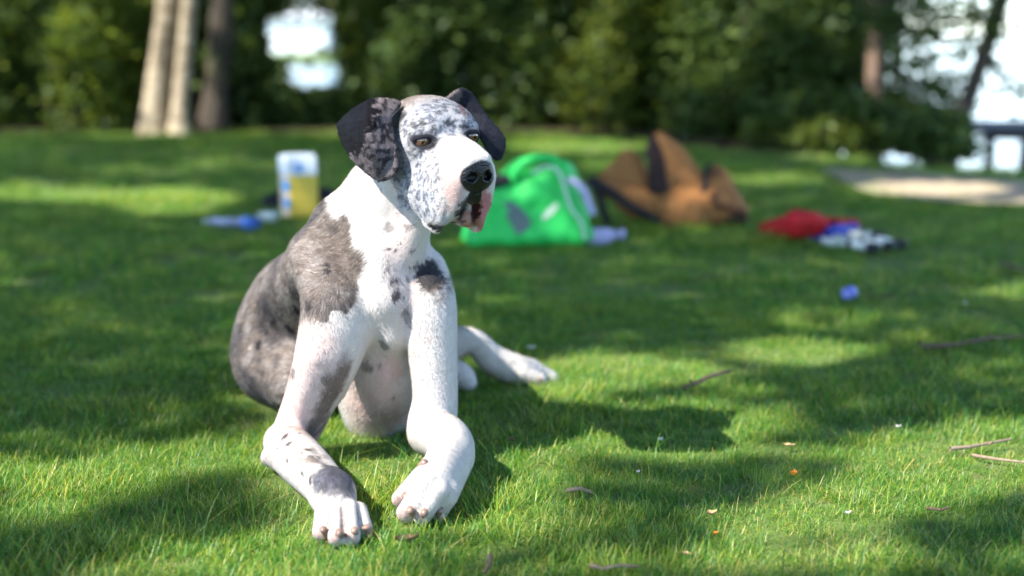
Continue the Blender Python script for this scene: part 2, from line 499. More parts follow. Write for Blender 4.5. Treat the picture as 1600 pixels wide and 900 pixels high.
def sheet(pts, tris, r, k=0.0015, levels=2):
    V = [P(*p) for p in pts]; T = [tuple(t) for t in tris]
    for lv in range(levels):
        mid = {}; T2 = []
        def m(a, b):
            e = (min(a, b), max(a, b))
            if e not in mid: V.append((V[a] + V[b]) / 2); mid[e] = len(V) - 1
            return mid[e]
        for a, b, c in T:
            x, y, z = m(a, b), m(b, c), m(c, a)
            T2 += [(a, x, z), (x, b, y), (z, y, c), (x, y, z)]
        T = T2
        cnt = {}
        for t in T:
            for a, b in ((t[0], t[1]), (t[1], t[2]), (t[2], t[0])): e = (min(a, b), max(a, b)); cnt[e] = cnt.get(e, 0) + 1
        bnb = {}; nb = {}
        for (a, b), c in cnt.items():
            for x, y in ((a, b), (b, a)):
                nb.setdefault(x, []).append(y)
                if c == 1: bnb.setdefault(x, []).append(y)
        W = [v.copy() for v in V]
        for v in nb:
            src = bnb.get(v, nb[v]); f = 0.28 if v in bnb else 0.4
            W[v] = (1 - f) * V[v] + f * sum(V[x] for x in src) / len(src)
        V[:] = W
    for a, b, c in T: ears.append(tri(V[a], V[b], V[c], r, k))
# the ear on the photo's left: folded back at the top, front half grey, rear half black
sheet([(632, 160, 2.41), (580, 152, 2.385), (521, 194, 2.455), (550, 250, 2.405), (594, 286, 2.345), (622, 268, 2.33), (618, 234, 2.335), (604, 180, 2.365), (576, 230, 2.300), (578, 186, 2.315)],
      [(0, 1, 7), (1, 9, 7), (1, 2, 9), (2, 3, 8), (2, 8, 9), (3, 4, 8), (9, 8, 7), (8, 4, 6), (8, 6, 7), (4, 5, 6)], 0.0036)
# the ear on the right: raised, then folded over and hanging forward
sheet([(684, 168, 2.46), (720, 136, 2.46), (737, 148, 2.47), (759, 184, 2.47), (791, 217, 2.465), (781, 252, 2.455), (765, 240, 2.45), (750, 208, 2.445), (732, 190, 2.455), (713, 174, 2.475)],
      [(0, 1, 9), (1, 2, 9), (2, 3, 9), (3, 8, 9), (3, 7, 8), (3, 4, 7), (4, 6, 7), (4, 5, 6)], 0.0036)

# ---- body
ax = np.array([-0.235, 0.66, 0.0]); ax /= np.linalg.norm(ax)
side = np.array([ax[1], -ax[0], 0.0])
BM = np.array([ax, side, [0, 0, 1]])
neck = chain([hp(-95, 0, -20), P(616, 320, 2.50), P(598, 390, 2.52), P(580, 450, 2.53)], [0.062, 0.064, 0.082, 0.098]) + [
    cap(P(580, 290, 2.54), P(530, 400, 2.60), 0.042, 0.078, 0.05),
    cap(hp(-60, 0, -90), P(634, 390, 2.46), 0.026, 0.032, 0.03),          # loose skin under the throat
    cap(P(575, 330, 2.47), P(600, 470, 2.42), 0.020, 0.022, 0.04),         # muscle down the side of the throat
]
torso = [
    ell((-0.300, 2.79, 0.190), (0.31, 0.118, 0.180), BM, 0.05),
    ell(P(606, 535, 2.585), (0.078, 0.11, 0.150), None, 0.04),            # brisket, set back between the legs
    cap(P(500, 420, 2.60), P(478, 470, 2.86), 0.062, 0.105, 0.06),
    ell(P(458, 532, 2.93), (0.122, 0.16, 0.150), None, 0.05),
    cap(P(440, 560, 2.88), P(462, 600, 2.72), 0.098, 0.060, 0.03),       # folded thigh
    ell(P(592, 605, 2.67), (0.078, 0.13, 0.118), None, 0.03),
    cap(P(592, 430, 2.51), P(618, 480, 2.47), 0.072, 0.052, 0.03),
    cap(P(618, 480, 2.455), P(626, 520, 2.445), 0.040, 0.028, 0.025),     # breastbone
    cap(P(626, 520, 2.44), P(600, 610, 2.55), 0.018, 0.010, 0.03),        # keel below it
    sub(cap(P(645, 500, 2.40), P(634, 600, 2.46), 0.010, 0.014), 0.03),
    cap(P(520, 350, 2.56), P(490, 440, 2.52), 0.030, 0.024, 0.03),       # shoulder blade
]
def toe(a, b, ra, rb, k=0.004):
    d = cap(a, b, ra, rb, k); d['toe'] = 1; return d
fore_a = chain([P(510, 400, 2.54), P(530, 470, 2.46), P(512, 555, 2.43), P(484, 626, 2.44), P(456, 690, 2.44)], [0.058, 0.066, 0.057, 0.045, 0.040]) + \
    chain([P(446, 692, 2.44), Pz(462, 712, 0.050), Pz(490, 740, 0.048), Pz(519, 772, 0.044)], [0.039, 0.041, 0.037, 0.032]) + [
    cap(Pz(445, 708, 0.045), Pz(417, 716, 0.028), 0.024, 0.010, 0.02), cap(Pz(470, 716, .078), Pz(505, 752, .070), 0.014, 0.012, 0.02), ell(Pz(506, 764, .055), (.020, .016, .024), None, .015),
    cap(P(546, 490, 2.45), P(516, 600, 2.46), 0.046, 0.030, 0.02),
    cap(P(470, 400, 2.50), P(500, 470, 2.42), 0.020, 0.020, 0.02), cap(P(492, 560, 2.385), P(462, 660, 2.40), 0.014, 0.012, 0.025),
    cap(Pz(519, 768, 0.046), Pz(528, 796, 0.034), 0.032, 0.030, 0.02),
    toe(Pz(507, 798, 0.032), Pz(502, 832, 0.016), 0.0145, 0.0135), toe(Pz(525, 794, 0.040), Pz(525, 839, 0.018), 0.0145, 0.0140),
    toe(Pz(545, 794, 0.040), Pz(549, 838, 0.018), 0.0145, 0.0140), toe(Pz(560, 798, 0.032), Pz(569, 826, 0.016), 0.0140, 0.0130),
]
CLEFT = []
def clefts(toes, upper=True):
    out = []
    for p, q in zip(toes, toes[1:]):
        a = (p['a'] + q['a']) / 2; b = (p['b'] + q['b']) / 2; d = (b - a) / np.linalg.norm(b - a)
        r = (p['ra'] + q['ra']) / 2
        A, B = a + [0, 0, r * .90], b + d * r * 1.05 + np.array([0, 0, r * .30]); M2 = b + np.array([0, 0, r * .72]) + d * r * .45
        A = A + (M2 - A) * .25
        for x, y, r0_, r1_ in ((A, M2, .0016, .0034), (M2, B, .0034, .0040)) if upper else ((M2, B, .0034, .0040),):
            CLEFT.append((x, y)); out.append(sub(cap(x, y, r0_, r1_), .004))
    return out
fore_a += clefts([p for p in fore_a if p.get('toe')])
fore_b = chain([P(650, 430, 2.52), P(668, 480, 2.46), P(676, 550, 2.44), P(680, 620, 2.43), P(674, 668, 2.42)], [0.056, 0.050, 0.043, 0.039, 0.043]) + \
    chain([P(672, 676, 2.42), P(690, 682, 2.35), P(703, 694, 2.29), P(700, 712, 2.25), Pz(680, 752, 0.060), Pz(660, 780, 0.040)], [0.041, 0.041, 0.038, 0.034, 0.031, 0.026]) + [
    ell(P(714, 712, 2.29), (0.024, 0.024, 0.032), None, 0.02),
    cap(P(715, 720, 2.26), Pz(695, 775, 0.040), 0.024, 0.020, 0.02),
    toe(Pz(660, 745, 0.068), Pz(626, 780, 0.026), 0.0175, 0.0145), toe(Pz(668, 756, 0.066), Pz(634, 801, 0.020), 0.0175, 0.0150),
    toe(Pz(686, 766, 0.058), Pz(660, 806, 0.018), 0.0165, 0.0145), toe(Pz(702, 766, 0.050), Pz(686, 800, 0.016), 0.0160, 0.0140),
    cap(Pz(668, 722, 0.080), Pz(657, 736, 0.070), 0.008, 0.006, 0.008),
]
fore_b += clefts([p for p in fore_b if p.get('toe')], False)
hind = chain([P(600, 570, 2.95), P(680, 545, 2.98), P(736, 533, 2.98), P(770, 562, 2.99), P(812, 580, 3.00), P(838, 585, 3.01)], [0.060, 0.045, 0.026, 0.030, 0.031, 0.019]) + [
    cap(P(800, 570, 3.02), P(832, 572, 3.03), 0.020, 0.015, 0.010),
    cap(P(826, 574, 3.02), P(862, 590, 3.02), 0.017, 0.014, 0.008), cap(P(815, 583, 2.98), P(844, 593, 2.98), 0.018, 0.014, 0.008),
] + chain([P(640, 600, 2.85), P(700, 584, 2.92), P(722, 588, 2.92), P(732, 598, 2.91)], [0.040, 0.030, 0.024, 0.016])
head = skull + mouth + lids
GROUPS = [(0.05, torso), (0.05, neck), (0.012, head), (0.008, ears), (0.014, fore_a), (0.010, fore_b), (0.02, hind)]
DV, DF = build_skin(GROUPS, (-0.75, 1.90, -0.06), (0.16, 3.30, 0.74), DOG_H)
DV = relax(DV, DF, 2, 0.4)
nose_c = hp(112, 0, -38)

# ---- coat: which hair colour grows where (patches set on the skin where the photograph shows them)
bvh = BVHTree.FromPolygons([Vector(v) for v in DV], [tuple(map(int, f)) for f in DF])
def hit(u, v):
    h = bvh.ray_cast(Vector((0, 0, CAM_H)), Vector(ray(u, v)).normalized())
    return np.array(h[0]) if h[0] is not None else None
warp = np.stack([fbm(DV + 11 * i, 22, 3) for i in range(3)], 1) - 0.5
fine = np.stack([noise3(DV + 5 * i, 160) for i in range(3)], 1) - 0.5
def patch(u, v, rx, ry, rot=0, soft=0.35, wob=0.05, thick=1.6):
    c = hit(u, v)
    if c is None: print('patch misses', u, v); return np.zeros(len(DV))
    s = c[1] / FPX * 1.02
    q = DV + warp * wob + fine * 0.010 - c
    a = R(rot); x, z = q[:, 0], q[:, 2]
    x, z = x * math.cos(a) + z * math.sin(a), -x * math.sin(a) + z * math.cos(a)
    d = np.sqrt((x / (rx * s)) ** 2 + (z / (ry * s)) ** 2 + (q[:, 1] / (max(rx, ry) * s * thick)) ** 2)
    t = np.clip((1 + soft / 2 - d) / soft, 0, 1)
    return t * t * (3 - 2 * t)
n1, n2, n3 = fbm(DV, 14, 3), fbm(DV + 9, 60, 3), noise3(DV + 3, 230)
n4 = fbm(DV + 21, 95, 2)
def sst(x, a, b):
    t = np.clip((x - a) / (b - a), 0, 1); return t * t * (3 - 2 * t)
WHITE = np.array([0.61, 0.560, 0.525]); PINK = np.array([0.58, 0.385, 0.345]); BLACK = np.array([0.0042, 0.0040, 0.0060])
BROWN = np.array([0.104, 0.073, 0.057]); SLATE = np.array([0.030, 0.031, 0.043]); PALE = np.array([0.27, 0.232, 0.215])
coat = np.tile(WHITE, (len(DV), 1)) * (0.94 + 0.10 * n2)[:, None]
def lay(m, c): coat[:] = coat * (1 - m[:, None]) + m[:, None] * c
mx = lambda *a: np.maximum.reduce(a)
# thin-haired pink skin
pk = mx(patch(590, 640, 60, 60, soft=1.2), patch(600, 590, 30, 40, soft=1), patch(455, 655, 50, 66, 20, soft=1.2) * 0.85, patch(630, 420, 30, 90, soft=1) * 0.45,
        patch(485, 570, 50, 70, soft=1.2) * 0.7, patch(440, 700, 30, 24, soft=1) * 0.4, patch(650, 560, 14, 60, soft=1) * 0.4)
lay(pk * 0.75, PINK * (0.85 + 0.3 * n2)[:, None])
# the merle flank, back and shoulder
merle = mx(patch(425, 500, 95, 135, soft=0.4, thick=2.5), patch(440, 590, 60, 75, soft=0.3, thick=1.5), patch(495, 400, 55, 60, soft=0.3), patch(532, 425, 40, 72, -6, soft=0.3),
           patch(505, 360, 28, 30, soft=0.4), patch(470, 455, 45, 60, soft=0.5), patch(415, 440, 50, 60, soft=0.3, thick=3), patch(540, 330, 8, 20, soft=.6), patch(478, 392, 34, 46, 30, soft=.5, thick=4), patch(468, 440, 26, 50, soft=.5, thick=3))
du_, dv0 = project(DV + warp * .05 + fine * .012)
bound = np.interp(dv0, [255, 300, 335, 350, 400, 450, 480, 500, 540, 600, 660], [516, 516, 520, 550, 568, 562, 542, 508, 486, 462, 440])
side_ = sst(bound - du_, -5, 7) * np.maximum(sst(-dv0, -512, -496), sst(DV[:, 1], 2.54, 2.60)) * (np.linalg.norm(DV - HO, axis=1) > .2)
merle = np.minimum(side_, 1)
mcol = BROWN * 0.9 + (PALE - BROWN) * sst(n2 + 0.5 * (n3 - 0.5), 0.35, 0.72)[:, None] * 0.75
lay(merle * (0.80 + 0.2 * n3), mcol)
lay(merle * sst(n1 + .25 * (n2 - .5), .50, .66) * .55, SLATE * .75); lay(merle * sst(n4, .60, .70) * .5, SLATE * .5)
pale = mx(patch(470, 470, 34, 60, soft=1.2), patch(480, 400, 20, 40, 20, soft=1) * 0.8, patch(455, 540, 18, 50, soft=1) * .8)
lay(pale * 0.55 * sst(n4, 0.3, 0.6), PALE * 1.15)
dk = mx(patch(540, 400, 28, 48, -8, soft=0.9) * 0.75, patch(525, 380, 30, 30, soft=1) * .6)
lay(dk * sst(n2, 0.25, 0.6) * 0.8, BROWN * 0.65)
spots = [(396, 438, 36, 52, 30, .8, .9), (455, 516, 11, 15, 20, .4, .95), (462, 482, 7, 16, 15, .6, .95), (482, 478, 10, 13, 0, .8, .7), (405, 541, 6, 12, 0, .5, .9), 
         (420, 606, 12, 8, -20, .7, .5), (436, 634, 10, 9, 0, .8, .7), (455, 590, 10, 8, 0, .9, .6), (512, 421, 6, 6, 0, .5, .9), (534, 473, 5, 4, 0, .5, .9),
         (420, 480, 30, 22, 30, 1.2, .55), (440, 560, 8, 14, 0, .8, .6), (412, 520, 5, 7, 0, .6, .6)]
for u, v, rx, ry, ro, sf, st in spots:
    lay(patch(u, v, rx, ry, ro, sf, wob=0.03) * st, SLATE * 0.42)
# shoulder on the right
lay(patch(672, 427, 20, 24, 0, 0.5, wob=.03) * .95, SLATE * 0.45); lay(patch(684, 455, 22, 17, 0, 0.9, wob=.03) * .8 * sst(n2, .2, .6), BROWN); lay(patch(702, 440, 8, 22, 0, .8) * .8, SLATE * .5)
# grey of the foreleg on the left
lay(patch(515, 615, 15, 68, -26, 0.8, wob=.03) * .85, BROWN * (0.7 + 0.9 * n2)[:, None]); lay(patch(490, 672, 12, 20, 0, 0.9) * .7, SLATE * 1.6)
lay(patch(524, 744, 38, 34, 20, 0.55, wob=.03) * .92, SLATE * (0.7 + 2.6 * n4)[:, None]); lay(patch(490, 712, 26, 24, 30, 0.9) * .75 * sst(n4, .3, .55), BROWN)
for u, v, rx, ry in [(444, 683, 7, 4), (452, 690, 8, 5), (505, 728, 6, 5), (472, 738, 6, 7), (487, 748, 4, 8), (450, 718, 3, 4), (468, 676, 5, 3), (432, 700, 3, 5)]:
    lay(patch(u, v, rx, ry, 20, 0.6, wob=.02) * .85, SLATE * .6)
# spots on neck and chest
for u, v, rx, ry, st in [(617, 459, 7, 11, .9), (600, 541, 9, 13, .6), (575, 572, 10, 9, .55), (634, 486, 6, 10, .6), (614, 436, 5, 5, .7), (627, 464, 4, 4, .7), (620, 436, 5, 4, .6), (609, 386, 3, 4, .8), (621, 388, 3, 4, .8), (629, 379, 3, 4, .8),
                         (641, 355, 9, 5, .5), (608, 354, 7, 6, .5), (624, 336, 6, 5, .4), (604, 415, 3, 12, .5), (646, 392, 5, 4, .6), (651, 415, 3, 3, .7), (642, 417, 3, 3, .7), (659, 412, 3, 3, .7), (566, 310, 5, 6, .35), (575, 285, 5, 5, .4), (596, 300, 4, 6, .4),
                         (640, 500, 5, 14, .5), (594, 572, 5, 5, .4), (586, 462, 3, 3, .3), (612, 620, 3, 3, .6), (688, 540, 3, 4, .4), (560, 640, 4, 4, .4), (622, 375, 2.5, 3, .6), (636, 437, 4, 4, .5)]:
    lay(patch(u, v, rx, ry, 0, 0.6, wob=.015) * st, SLATE * .75)
# shade under the ear, painted in brown into the throat's coat
lay(patch(628, 275, 12, 34, -10, 0.9) * .6, BROWN)
# head: grey ticking, thick on the crown and the cheek
hd = (DV - HO) @ HM.T * 1000.0
inh = sst(hd[:, 0], -150, -110) * sst(hd[:, 2], -175, -140) * (np.linalg.norm(DV - HO, axis=1) < 0.24)
n5, n6 = fbm(DV + 41, 130, 2), fbm(DV + 63, 210, 2)
crown = inh * sst(hd[:, 2] - 0.10 * hd[:, 0] + 30 * (n1 - .5), 26, 60)
lay(crown * .75, np.array([.19, .175, .19]) * (0.6 + 0.8 * n2)[:, None]); lay(crown * sst(-hd[:, 0], 50, 100) * .7, BROWN * 1.5)
bridge = sst(hd[:, 2], -26, -6) * sst(hd[:, 0], 12, 44)
tick = inh * np.clip((0.66 - .45 * sst(hd[:, 0], 10, 80)) * (1 - bridge) * (1 - sst(hd[:, 0], 70, 100)) + 0.30 * sst(-hd[:, 1], 15, 55) - .25 * sst(-hd[:, 0], 60, 100), 0.0, 1) * sst(hd[:, 0] * .9 - hd[:, 2] * .35, -70, -40) * sst(hd[:, 2], -150, -110) * (hd[:, 0] > -80 + 0 * hd[:, 1])
lay(np.clip(tick * 1.35, 0, .80) * (0.55 + .45 * sst(n5, 0.3, 0.7)), np.array([.235, .265, .335]))
lay(inh * sst(n5 + 0.10 * (tick - 0.5) + .06 * crown, 0.645, 0.70) * np.clip(tick * 1.2 + crown * .5, 0, .55), SLATE * .9)
lay(inh * sst(n6 + 0.10 * (tick - .5), 0.60, 0.68) * np.clip(tick * 1.6 + crown * .3, 0, .6), SLATE * 1.2)
lay(patch(715, 250, 22, 24, -30, 1.0) * .45, WHITE)
for s in (-1, 1):
    e = EYE[s] + np.array([0.012, 0, 0]) @ HM
    q = (DV - e) @ HM.T
    d = np.sqrt((q[:, 0] / .024) ** 2 + (q[:, 1] / .024) ** 2 + (q[:, 2] / .0125) ** 2) + warp[:, 0] * .7
    lay(sst(-d, -1.08, -0.80) * .97, BLACK * 1.1); lay(sst(-d, -1.6, -1.0) * .45, SLATE)
for u, v, rx, ry in [(678, 229, 5, 6), (660, 240, 3, 4), (650, 236, 3, 3), (678, 203, 6, 5), (648, 200, 9, 5), (661, 193, 8, 4), (628, 180, 10, 12), (615, 172, 12, 12), (700, 192, 6, 6), (722, 200, 10, 5)]:
    lay(patch(u, v, rx, ry, 0, .7, wob=.02) * .75, SLATE * .4)
lay(patch(622, 182, 12, 26, -12, .7, wob=.02) * .85, BLACK * 1.6)
# nose leather, pink muzzle sides, lips
pinkm = mx(patch(708, 290, 17, 32, 10, .8, wob=.02), patch(722, 275, 10, 14, 0, .8) * .8, patch(700, 320, 20, 12, 0, .9) * .5)
lay(pinkm * .75, np.array([.56, .36, .33]))
under = inh * sst(hd[:, 0], 40, 66)
q = DV - hp(112, 0, -36); q = q @ HM.T + warp * 0.010
nz = np.sqrt((q[:, 0] / .036) ** 2 + (q[:, 1] / .0305) ** 2 + (q[:, 2] / .0300) ** 2)
nose = sst(-nz, -1.04, -0.96)
q2 = DV - hp(118, -2, -74); q2 = q2 @ HM.T + warp * 0.012
nose = np.maximum(nose, sst(-np.sqrt((q2[:, 0] / .022) ** 2 + (q2[:, 1] / .013) ** 2 + (q2[:, 2] / .024) ** 2), -1.05, -.95))
lay(patch(757, 335, 16, 46, 0, .35, wob=.012), np.array([.46, .20, .19])); 
lay(patch(734, 346, 19, 22, 30, .4, wob=.012), np.array([.32, .17, .12])); 
lay(patch(745, 328, 8, 20, -25, .5, wob=.01), np.array([.035, .012, .012]))
lay(patch(724, 322, 7, 18, -40, .6, wob=.02) * .85, SLATE * .8); lay(patch(712, 340, 6, 9, -30, .7) * .7, SLATE)
for u, v, rx, ry, ro in [(719, 334, 4, 13, -35), (708, 348, 9, 4, 0), (697, 354, 9, 4, 0), (741, 312, 4, 10, -20)]:
    lay(patch(u, v, rx, ry, ro, .7, wob=.01) * .85, BLACK * 2.5)
lay(patch(683, 356, 17, 7, 0, .4, wob=.01), BLACK * 1.3)
lay(nose, BLACK * 0.9)
# ears
def between(c): return c
earm = (field([(0.01, ears)], DV) < .0045) & (np.linalg.norm(DV - HO, axis=1) < .3)
rt = (DV[:, 1] > 2.425) & (DV[:, 0] > HO[0] - .02)
ear_l = earm & ~rt
eu, ev = project(DV)
split = sst(eu + 60 * warp[:, 0] + 25 * fine[:, 0] - np.interp(ev, [150, 200, 235, 255, 290], [583, 577, 568, 548, 530]), -4, 4)
ear_c = np.array([.13, .11, .118]) * (0.40 + 1.1 * n2)[:, None]
ear_c = ear_c * (1 - (sst(n5, .50, .62) * .8)[:, None]) + (sst(n5, .50, .62) * .8)[:, None] * BLACK * 1.6
ear_k = BLACK * (0.7 + 1.0 * n2)[:, None]
coat[ear_l] = (ear_c * split[:, None] + ear_k * (1 - split[:, None]))[ear_l]
coat[earm & rt] = (SLATE * (0.35 + 0.9 * n2)[:, None])[earm & rt]
lay(patch(712, 152, 16, 12, 40, .7) * .8, np.array([.16, .13, .125])); lay(patch(728, 172, 8, 18, 30, .7) * .8, np.array([.10, .045, .045]))
# hind legs: pale feet, dark thigh
lay(patch(715, 560, 30, 30, 0, .5) * .9 * sst(-DV[:, 2], -.11, -.07), BLACK * 2); 
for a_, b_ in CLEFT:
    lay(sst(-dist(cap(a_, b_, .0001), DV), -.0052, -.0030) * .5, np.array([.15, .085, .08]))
# pink toe ends
for u, v in [(500, 836), (522, 840), (622, 782), (632, 804), (548, 838), (655, 808)]:
    lay(patch(u, v, 12, 9, 0, .9, wob=.01) * .6, np.array([.42, .22, .20]))
coat = np.clip(coat, 0.0035, 0.84)

md, ntd, bd = new_mat('short_coat')
at = node(ntd, 'ShaderNodeAttribute', attribute_name='coat'); aw = node(ntd, 'ShaderNodeAttribute', attribute_name='wet')
oc = obj_coord(ntd)
mp = node(ntd, 'ShaderNodeMapping', i_Scale=(1.0, 1.0, 0.35)); ntd.links.new(oc, mp.inputs[0])
fz = noise_node(ntd, 700, 3, 0.7, mp.outputs[0])
ntd.links.new(mixc(ntd, 0.55, at.outputs['Color'], ramp(ntd, fz, [(0.3, (.62, .61, .60)), (0.7, (1.12, 1.12, 1.12))]), 'MULTIPLY'), bd.inputs['Base Color'])
rr = node(ntd, 'ShaderNodeMapRange', i_3=0.66, i_4=0.24); ntd.links.new(aw.outputs['Fac'], rr.inputs[0]); ntd.links.new(rr.outputs[0], bd.inputs['Roughness'])
sr = node(ntd, 'ShaderNodeMapRange', i_3=0.05, i_4=0.5); ntd.links.new(aw.outputs['Fac'], sr.inputs[0]); ntd.links.new(sr.outputs[0], bd.inputs['Specular IOR Level'])
bd.inputs['Sheen Weight'].default_value = 0.02; bd.inputs['Sheen Roughness'].default_value = 0.5
vb = node(ntd, 'ShaderNodeTexVoronoi', i_Scale=420.0); ntd.links.new(oc, vb.inputs['Vector'])
mh = node(ntd, 'ShaderNodeMix'); ntd.links.new(aw.outputs['Fac'], mh.inputs[0]); ntd.links.new(fz, mh.inputs[2]); ntd.links.new(vb.outputs['Distance'], mh.inputs[3])
bump(ntd, bd, mh.outputs[0], 0.5, 0.0022)

dog = mesh_np('great_dane', DV, DF, md)
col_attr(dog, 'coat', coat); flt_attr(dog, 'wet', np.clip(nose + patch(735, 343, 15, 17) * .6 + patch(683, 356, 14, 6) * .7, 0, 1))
tag(dog, 'large white and grey merle dog lying upright on the grass with black patched ears', 'dog')
def lathe_cap(c, fr, r, a0, a1, n=24, m=8):
    """zone of a sphere about axis fr[0] between polar angles a0, a1"""
    V, F = [], []
    for i in range(m + 1):
        a = a0 + (a1 - a0) * i / m
        for j in range(n):
            t = 2 * math.pi * j / n
            V.append(c + r * (math.cos(a) * fr[0] + math.sin(a) * (math.cos(t) * fr[1] + math.sin(t) * fr[2])))
    for i in range(m):
        for j in range(n):
            F.append((i * n + j, i * n + (j + 1) % n, (i + 1) * n + (j + 1) % n, (i + 1) * n + j))
    if a0 == 0: V.append(c + r * fr[0]); F += [(len(V) - 1, (j + 1) % n, j) for j in range(n)]
    return V, F
def gloss(name, c1, c2, scale, rough):
    m = simple_mat(name, c1, c2, scale, rough, 0, 0, 0.6); m.node_tree.nodes['Principled BSDF'].inputs['Coat Weight'].default_value = 0.8
    m.node_tree.nodes['Principled BSDF'].inputs['Coat Roughness'].default_value = 0.04
    return m
m_sc = gloss('eye_white', (.10, .05, .04), (.18, .10, .085), 200, .2)
m_ir = gloss('eye_amber', (.10, .042, .012), (.19, .085, .024), 500, .15); m_pu = gloss('eye_pupil', (.004, .004, .004), (.006, .006, .006), 10, .08)
for s in (-1, 1):
    fr = rotz(20 if s > 0 else -20) @ HM; fr = (rotz(6) @ HM) if s > 0 else fr; ce = EYE[s] + np.array([-0.0035, 0, -0.0005]) @ fr
    gz = rotz(12 if s > 0 else 4) @ roty(-3) @ fr
    e = mesh_obj('eye', *lathe_cap(ce, fr, 0.0150, 0, 1.6), m_sc, dog)
    mesh_obj('iris', *lathe_cap(ce, gz, 0.0153, 0.17, 0.50, 24, 5), m_ir, e)
    mesh_obj('pupil', *lathe_cap(ce, gz, 0.0155, 0, 0.22, 20, 3), m_pu, e)
# claws
m_claw = simple_mat('claw_horn', (.34, .22, .17), (.17, .11, .09), 60, .35, .2, .0005, .5)
def claw(p0, p1, r, sag=0.003):
    p0, p1 = np.asarray(p0), np.asarray(p1); d = p1 - p0; L = np.linalg.norm(d); d = d / L
    sd = np.cross(d, [0, 0, 1]); sd /= np.linalg.norm(sd); up = np.cross(sd, d)
    V, F = [], []; n, m = 8, 6
    for i in range(m + 1):
        t = i / m; c = p0 + d * L * t + up * (sag * 4 * t * (1 - t)); k = r * (1 - t ** 1.8 * .8)
        for j in range(n):
            a = 2 * math.pi * j / n; V.append(c + sd * math.cos(a) * k * .8 + up * math.sin(a) * k)
    for i in range(m):
        for j in range(n): F.append((i * n + j, i * n + (j + 1) % n, (i + 1) * n + (j + 1) % n, (i + 1) * n + j))
    F.append(tuple(range(m * n, m * n + n))); F.append(tuple(range(n))[::-1])
    return mesh_obj('claw', V, F, m_claw, dog)
for (u0, v0, z0), (u1, v1, z1) in [((504, 826, .026), (507, 838, .013)), ((529, 832, .031), (538, 843, .010)), ((553, 828, .030), (558, 841, .012)), ((571, 822, .026), (576, 836, .012)),
                                   ((632, 774, .040), (641, 786, .022)), ((640, 796, .032), (646, 810, .012)), ((664, 800, .030), (659, 813, .010)), ((689, 796, .026), (685, 809, .010)),
                                   ((666, 722, .088), (655, 735, .072))]:
    a_, b_ = Pz(u0, v0, z0 + .003), Pz(u1, v1 + 2, z1); claw(a_, b_ + (b_ - a_) * .35, 0.0068, .004)
for a, b in [(P(858, 586, 3.015), P(868, 594, 3.01)), (P(840, 592, 2.97), P(849, 599, 2.965))]: claw(a, b, 0.006)
# ---- the short coat itself: fine hairs lying along the body
r5 = np.random.default_rng(3)
fa = DV[DF]; 
n_f = np.cross(fa[:, 2] - fa[:, 0], fa[:, 3] - fa[:, 1]); ar = np.linalg.norm(n_f, axis=1) / 2
VN = np.zeros_like(DV)
for k in range(4): np.add.at(VN, DF[:, k], n_f)
VN /= np.linalg.norm(VN, axis=1)[:, None] + 1e-12
wet_ = np.clip(nose + patch(735, 343, 15, 17), 0, 1)
bald = wet_.copy()
for s in (-1, 1): bald = np.maximum(bald, sst(-np.linalg.norm(DV - EYE[s], axis=1), -.021, -.017))
pf = ar * (1 - bald[DF[:, 0]]) * np.where(VN[DF[:, 0], 1] > .75, .15, 1)
NH = 260000
fi = r5.choice(len(DF), NH, p=pf / pf.sum())
w1, w2 = r5.random((NH, 1)), r5.random((NH, 1))
q = DF[fi]
hb = (DV[q[:, 0]] * (1 - w1) + DV[q[:, 1]] * w1) * (1 - w2) + (DV[q[:, 3]] * (1 - w1) + DV[q[:, 2]] * w1) * w2
hn = VN[q[:, 0]]; hc = coat[q[:, 0]]
flow = np.tile(ax * .7 + np.array([0, 0, -.7]), (NH, 1))
dh = np.linalg.norm(hb - HO, axis=1)
wh = (1 - sst(dh, .20, .27))[:, None]
flow = flow * (1 - wh) + wh * (-HM[0] + .25 * np.sign((hb - HO) @ HM[1])[:, None] * HM[1] - .35 * HM[2])
wl = (sst(-hb[:, 1], -2.52, -2.42) * sst(-hb[:, 2], -.34, -.22))[:, None]
flow = flow * (1 - wl) + wl * np.array([.1, -.55, -.8])
flow = flow + .5 * (np.stack([noise3(hb + 9 * i, 26) for i in range(3)], 1) - .5) + r5.normal(size=(NH, 3)) * .16
flow -= (flow * hn).sum(1)[:, None] * hn; flow /= np.linalg.norm(flow, axis=1)[:, None] + 1e-9
Lh = (r5.uniform(.0070, .0130, NH) * (1 - .45 * wh[:, 0]) * (1 - .35 * wl[:, 0]))[:, None]
sd = np.cross(flow, hn); wd_ = r5.uniform(.00035, .00062, (NH, 1))
b0 = hb - hn * .0004
HV = np.stack([b0 - sd * wd_, b0 + sd * wd_, b0 + flow * Lh + hn * Lh * r5.uniform(.10, .30, (NH, 1))], 1).reshape(-1, 3)
hair = mesh_np('coat', HV, np.arange(3 * NH).reshape(-1, 3), None, smooth=True)
mf, nf_, bf = new_mat('coat_hair')
af = node(nf_, 'ShaderNodeAttribute', attribute_name='coat'); nf_.links.new(af.outputs['Color'], bf.inputs['Base Color'])
bf.inputs['Roughness'].default_value = .6; bf.inputs['Specular IOR Level'].default_value = .06
hair.data.materials.append(mf)
lum = hc.mean(1, keepdims=True)
sg = np.where(lum < .36, .40, .05)
tone_ = np.exp(r5.normal(size=(NH, 1)) * sg) * np.where(lum < .36, .95, 1.06) * np.ones(3)
col_attr(hair, 'coat', np.repeat(np.clip(hc * tone_, .003, .85), 3, 0))
nn_ = hn + flow * .25 + r5.normal(size=(NH, 3)) * .18; nn_ /= np.linalg.norm(nn_, axis=1)[:, None]
hair.data.normals_split_custom_set_from_vertices(np.repeat(nn_, 3, 0).astype(np.float32).tolist())
hair.parent = dog; tag(hair, kind='stuff')
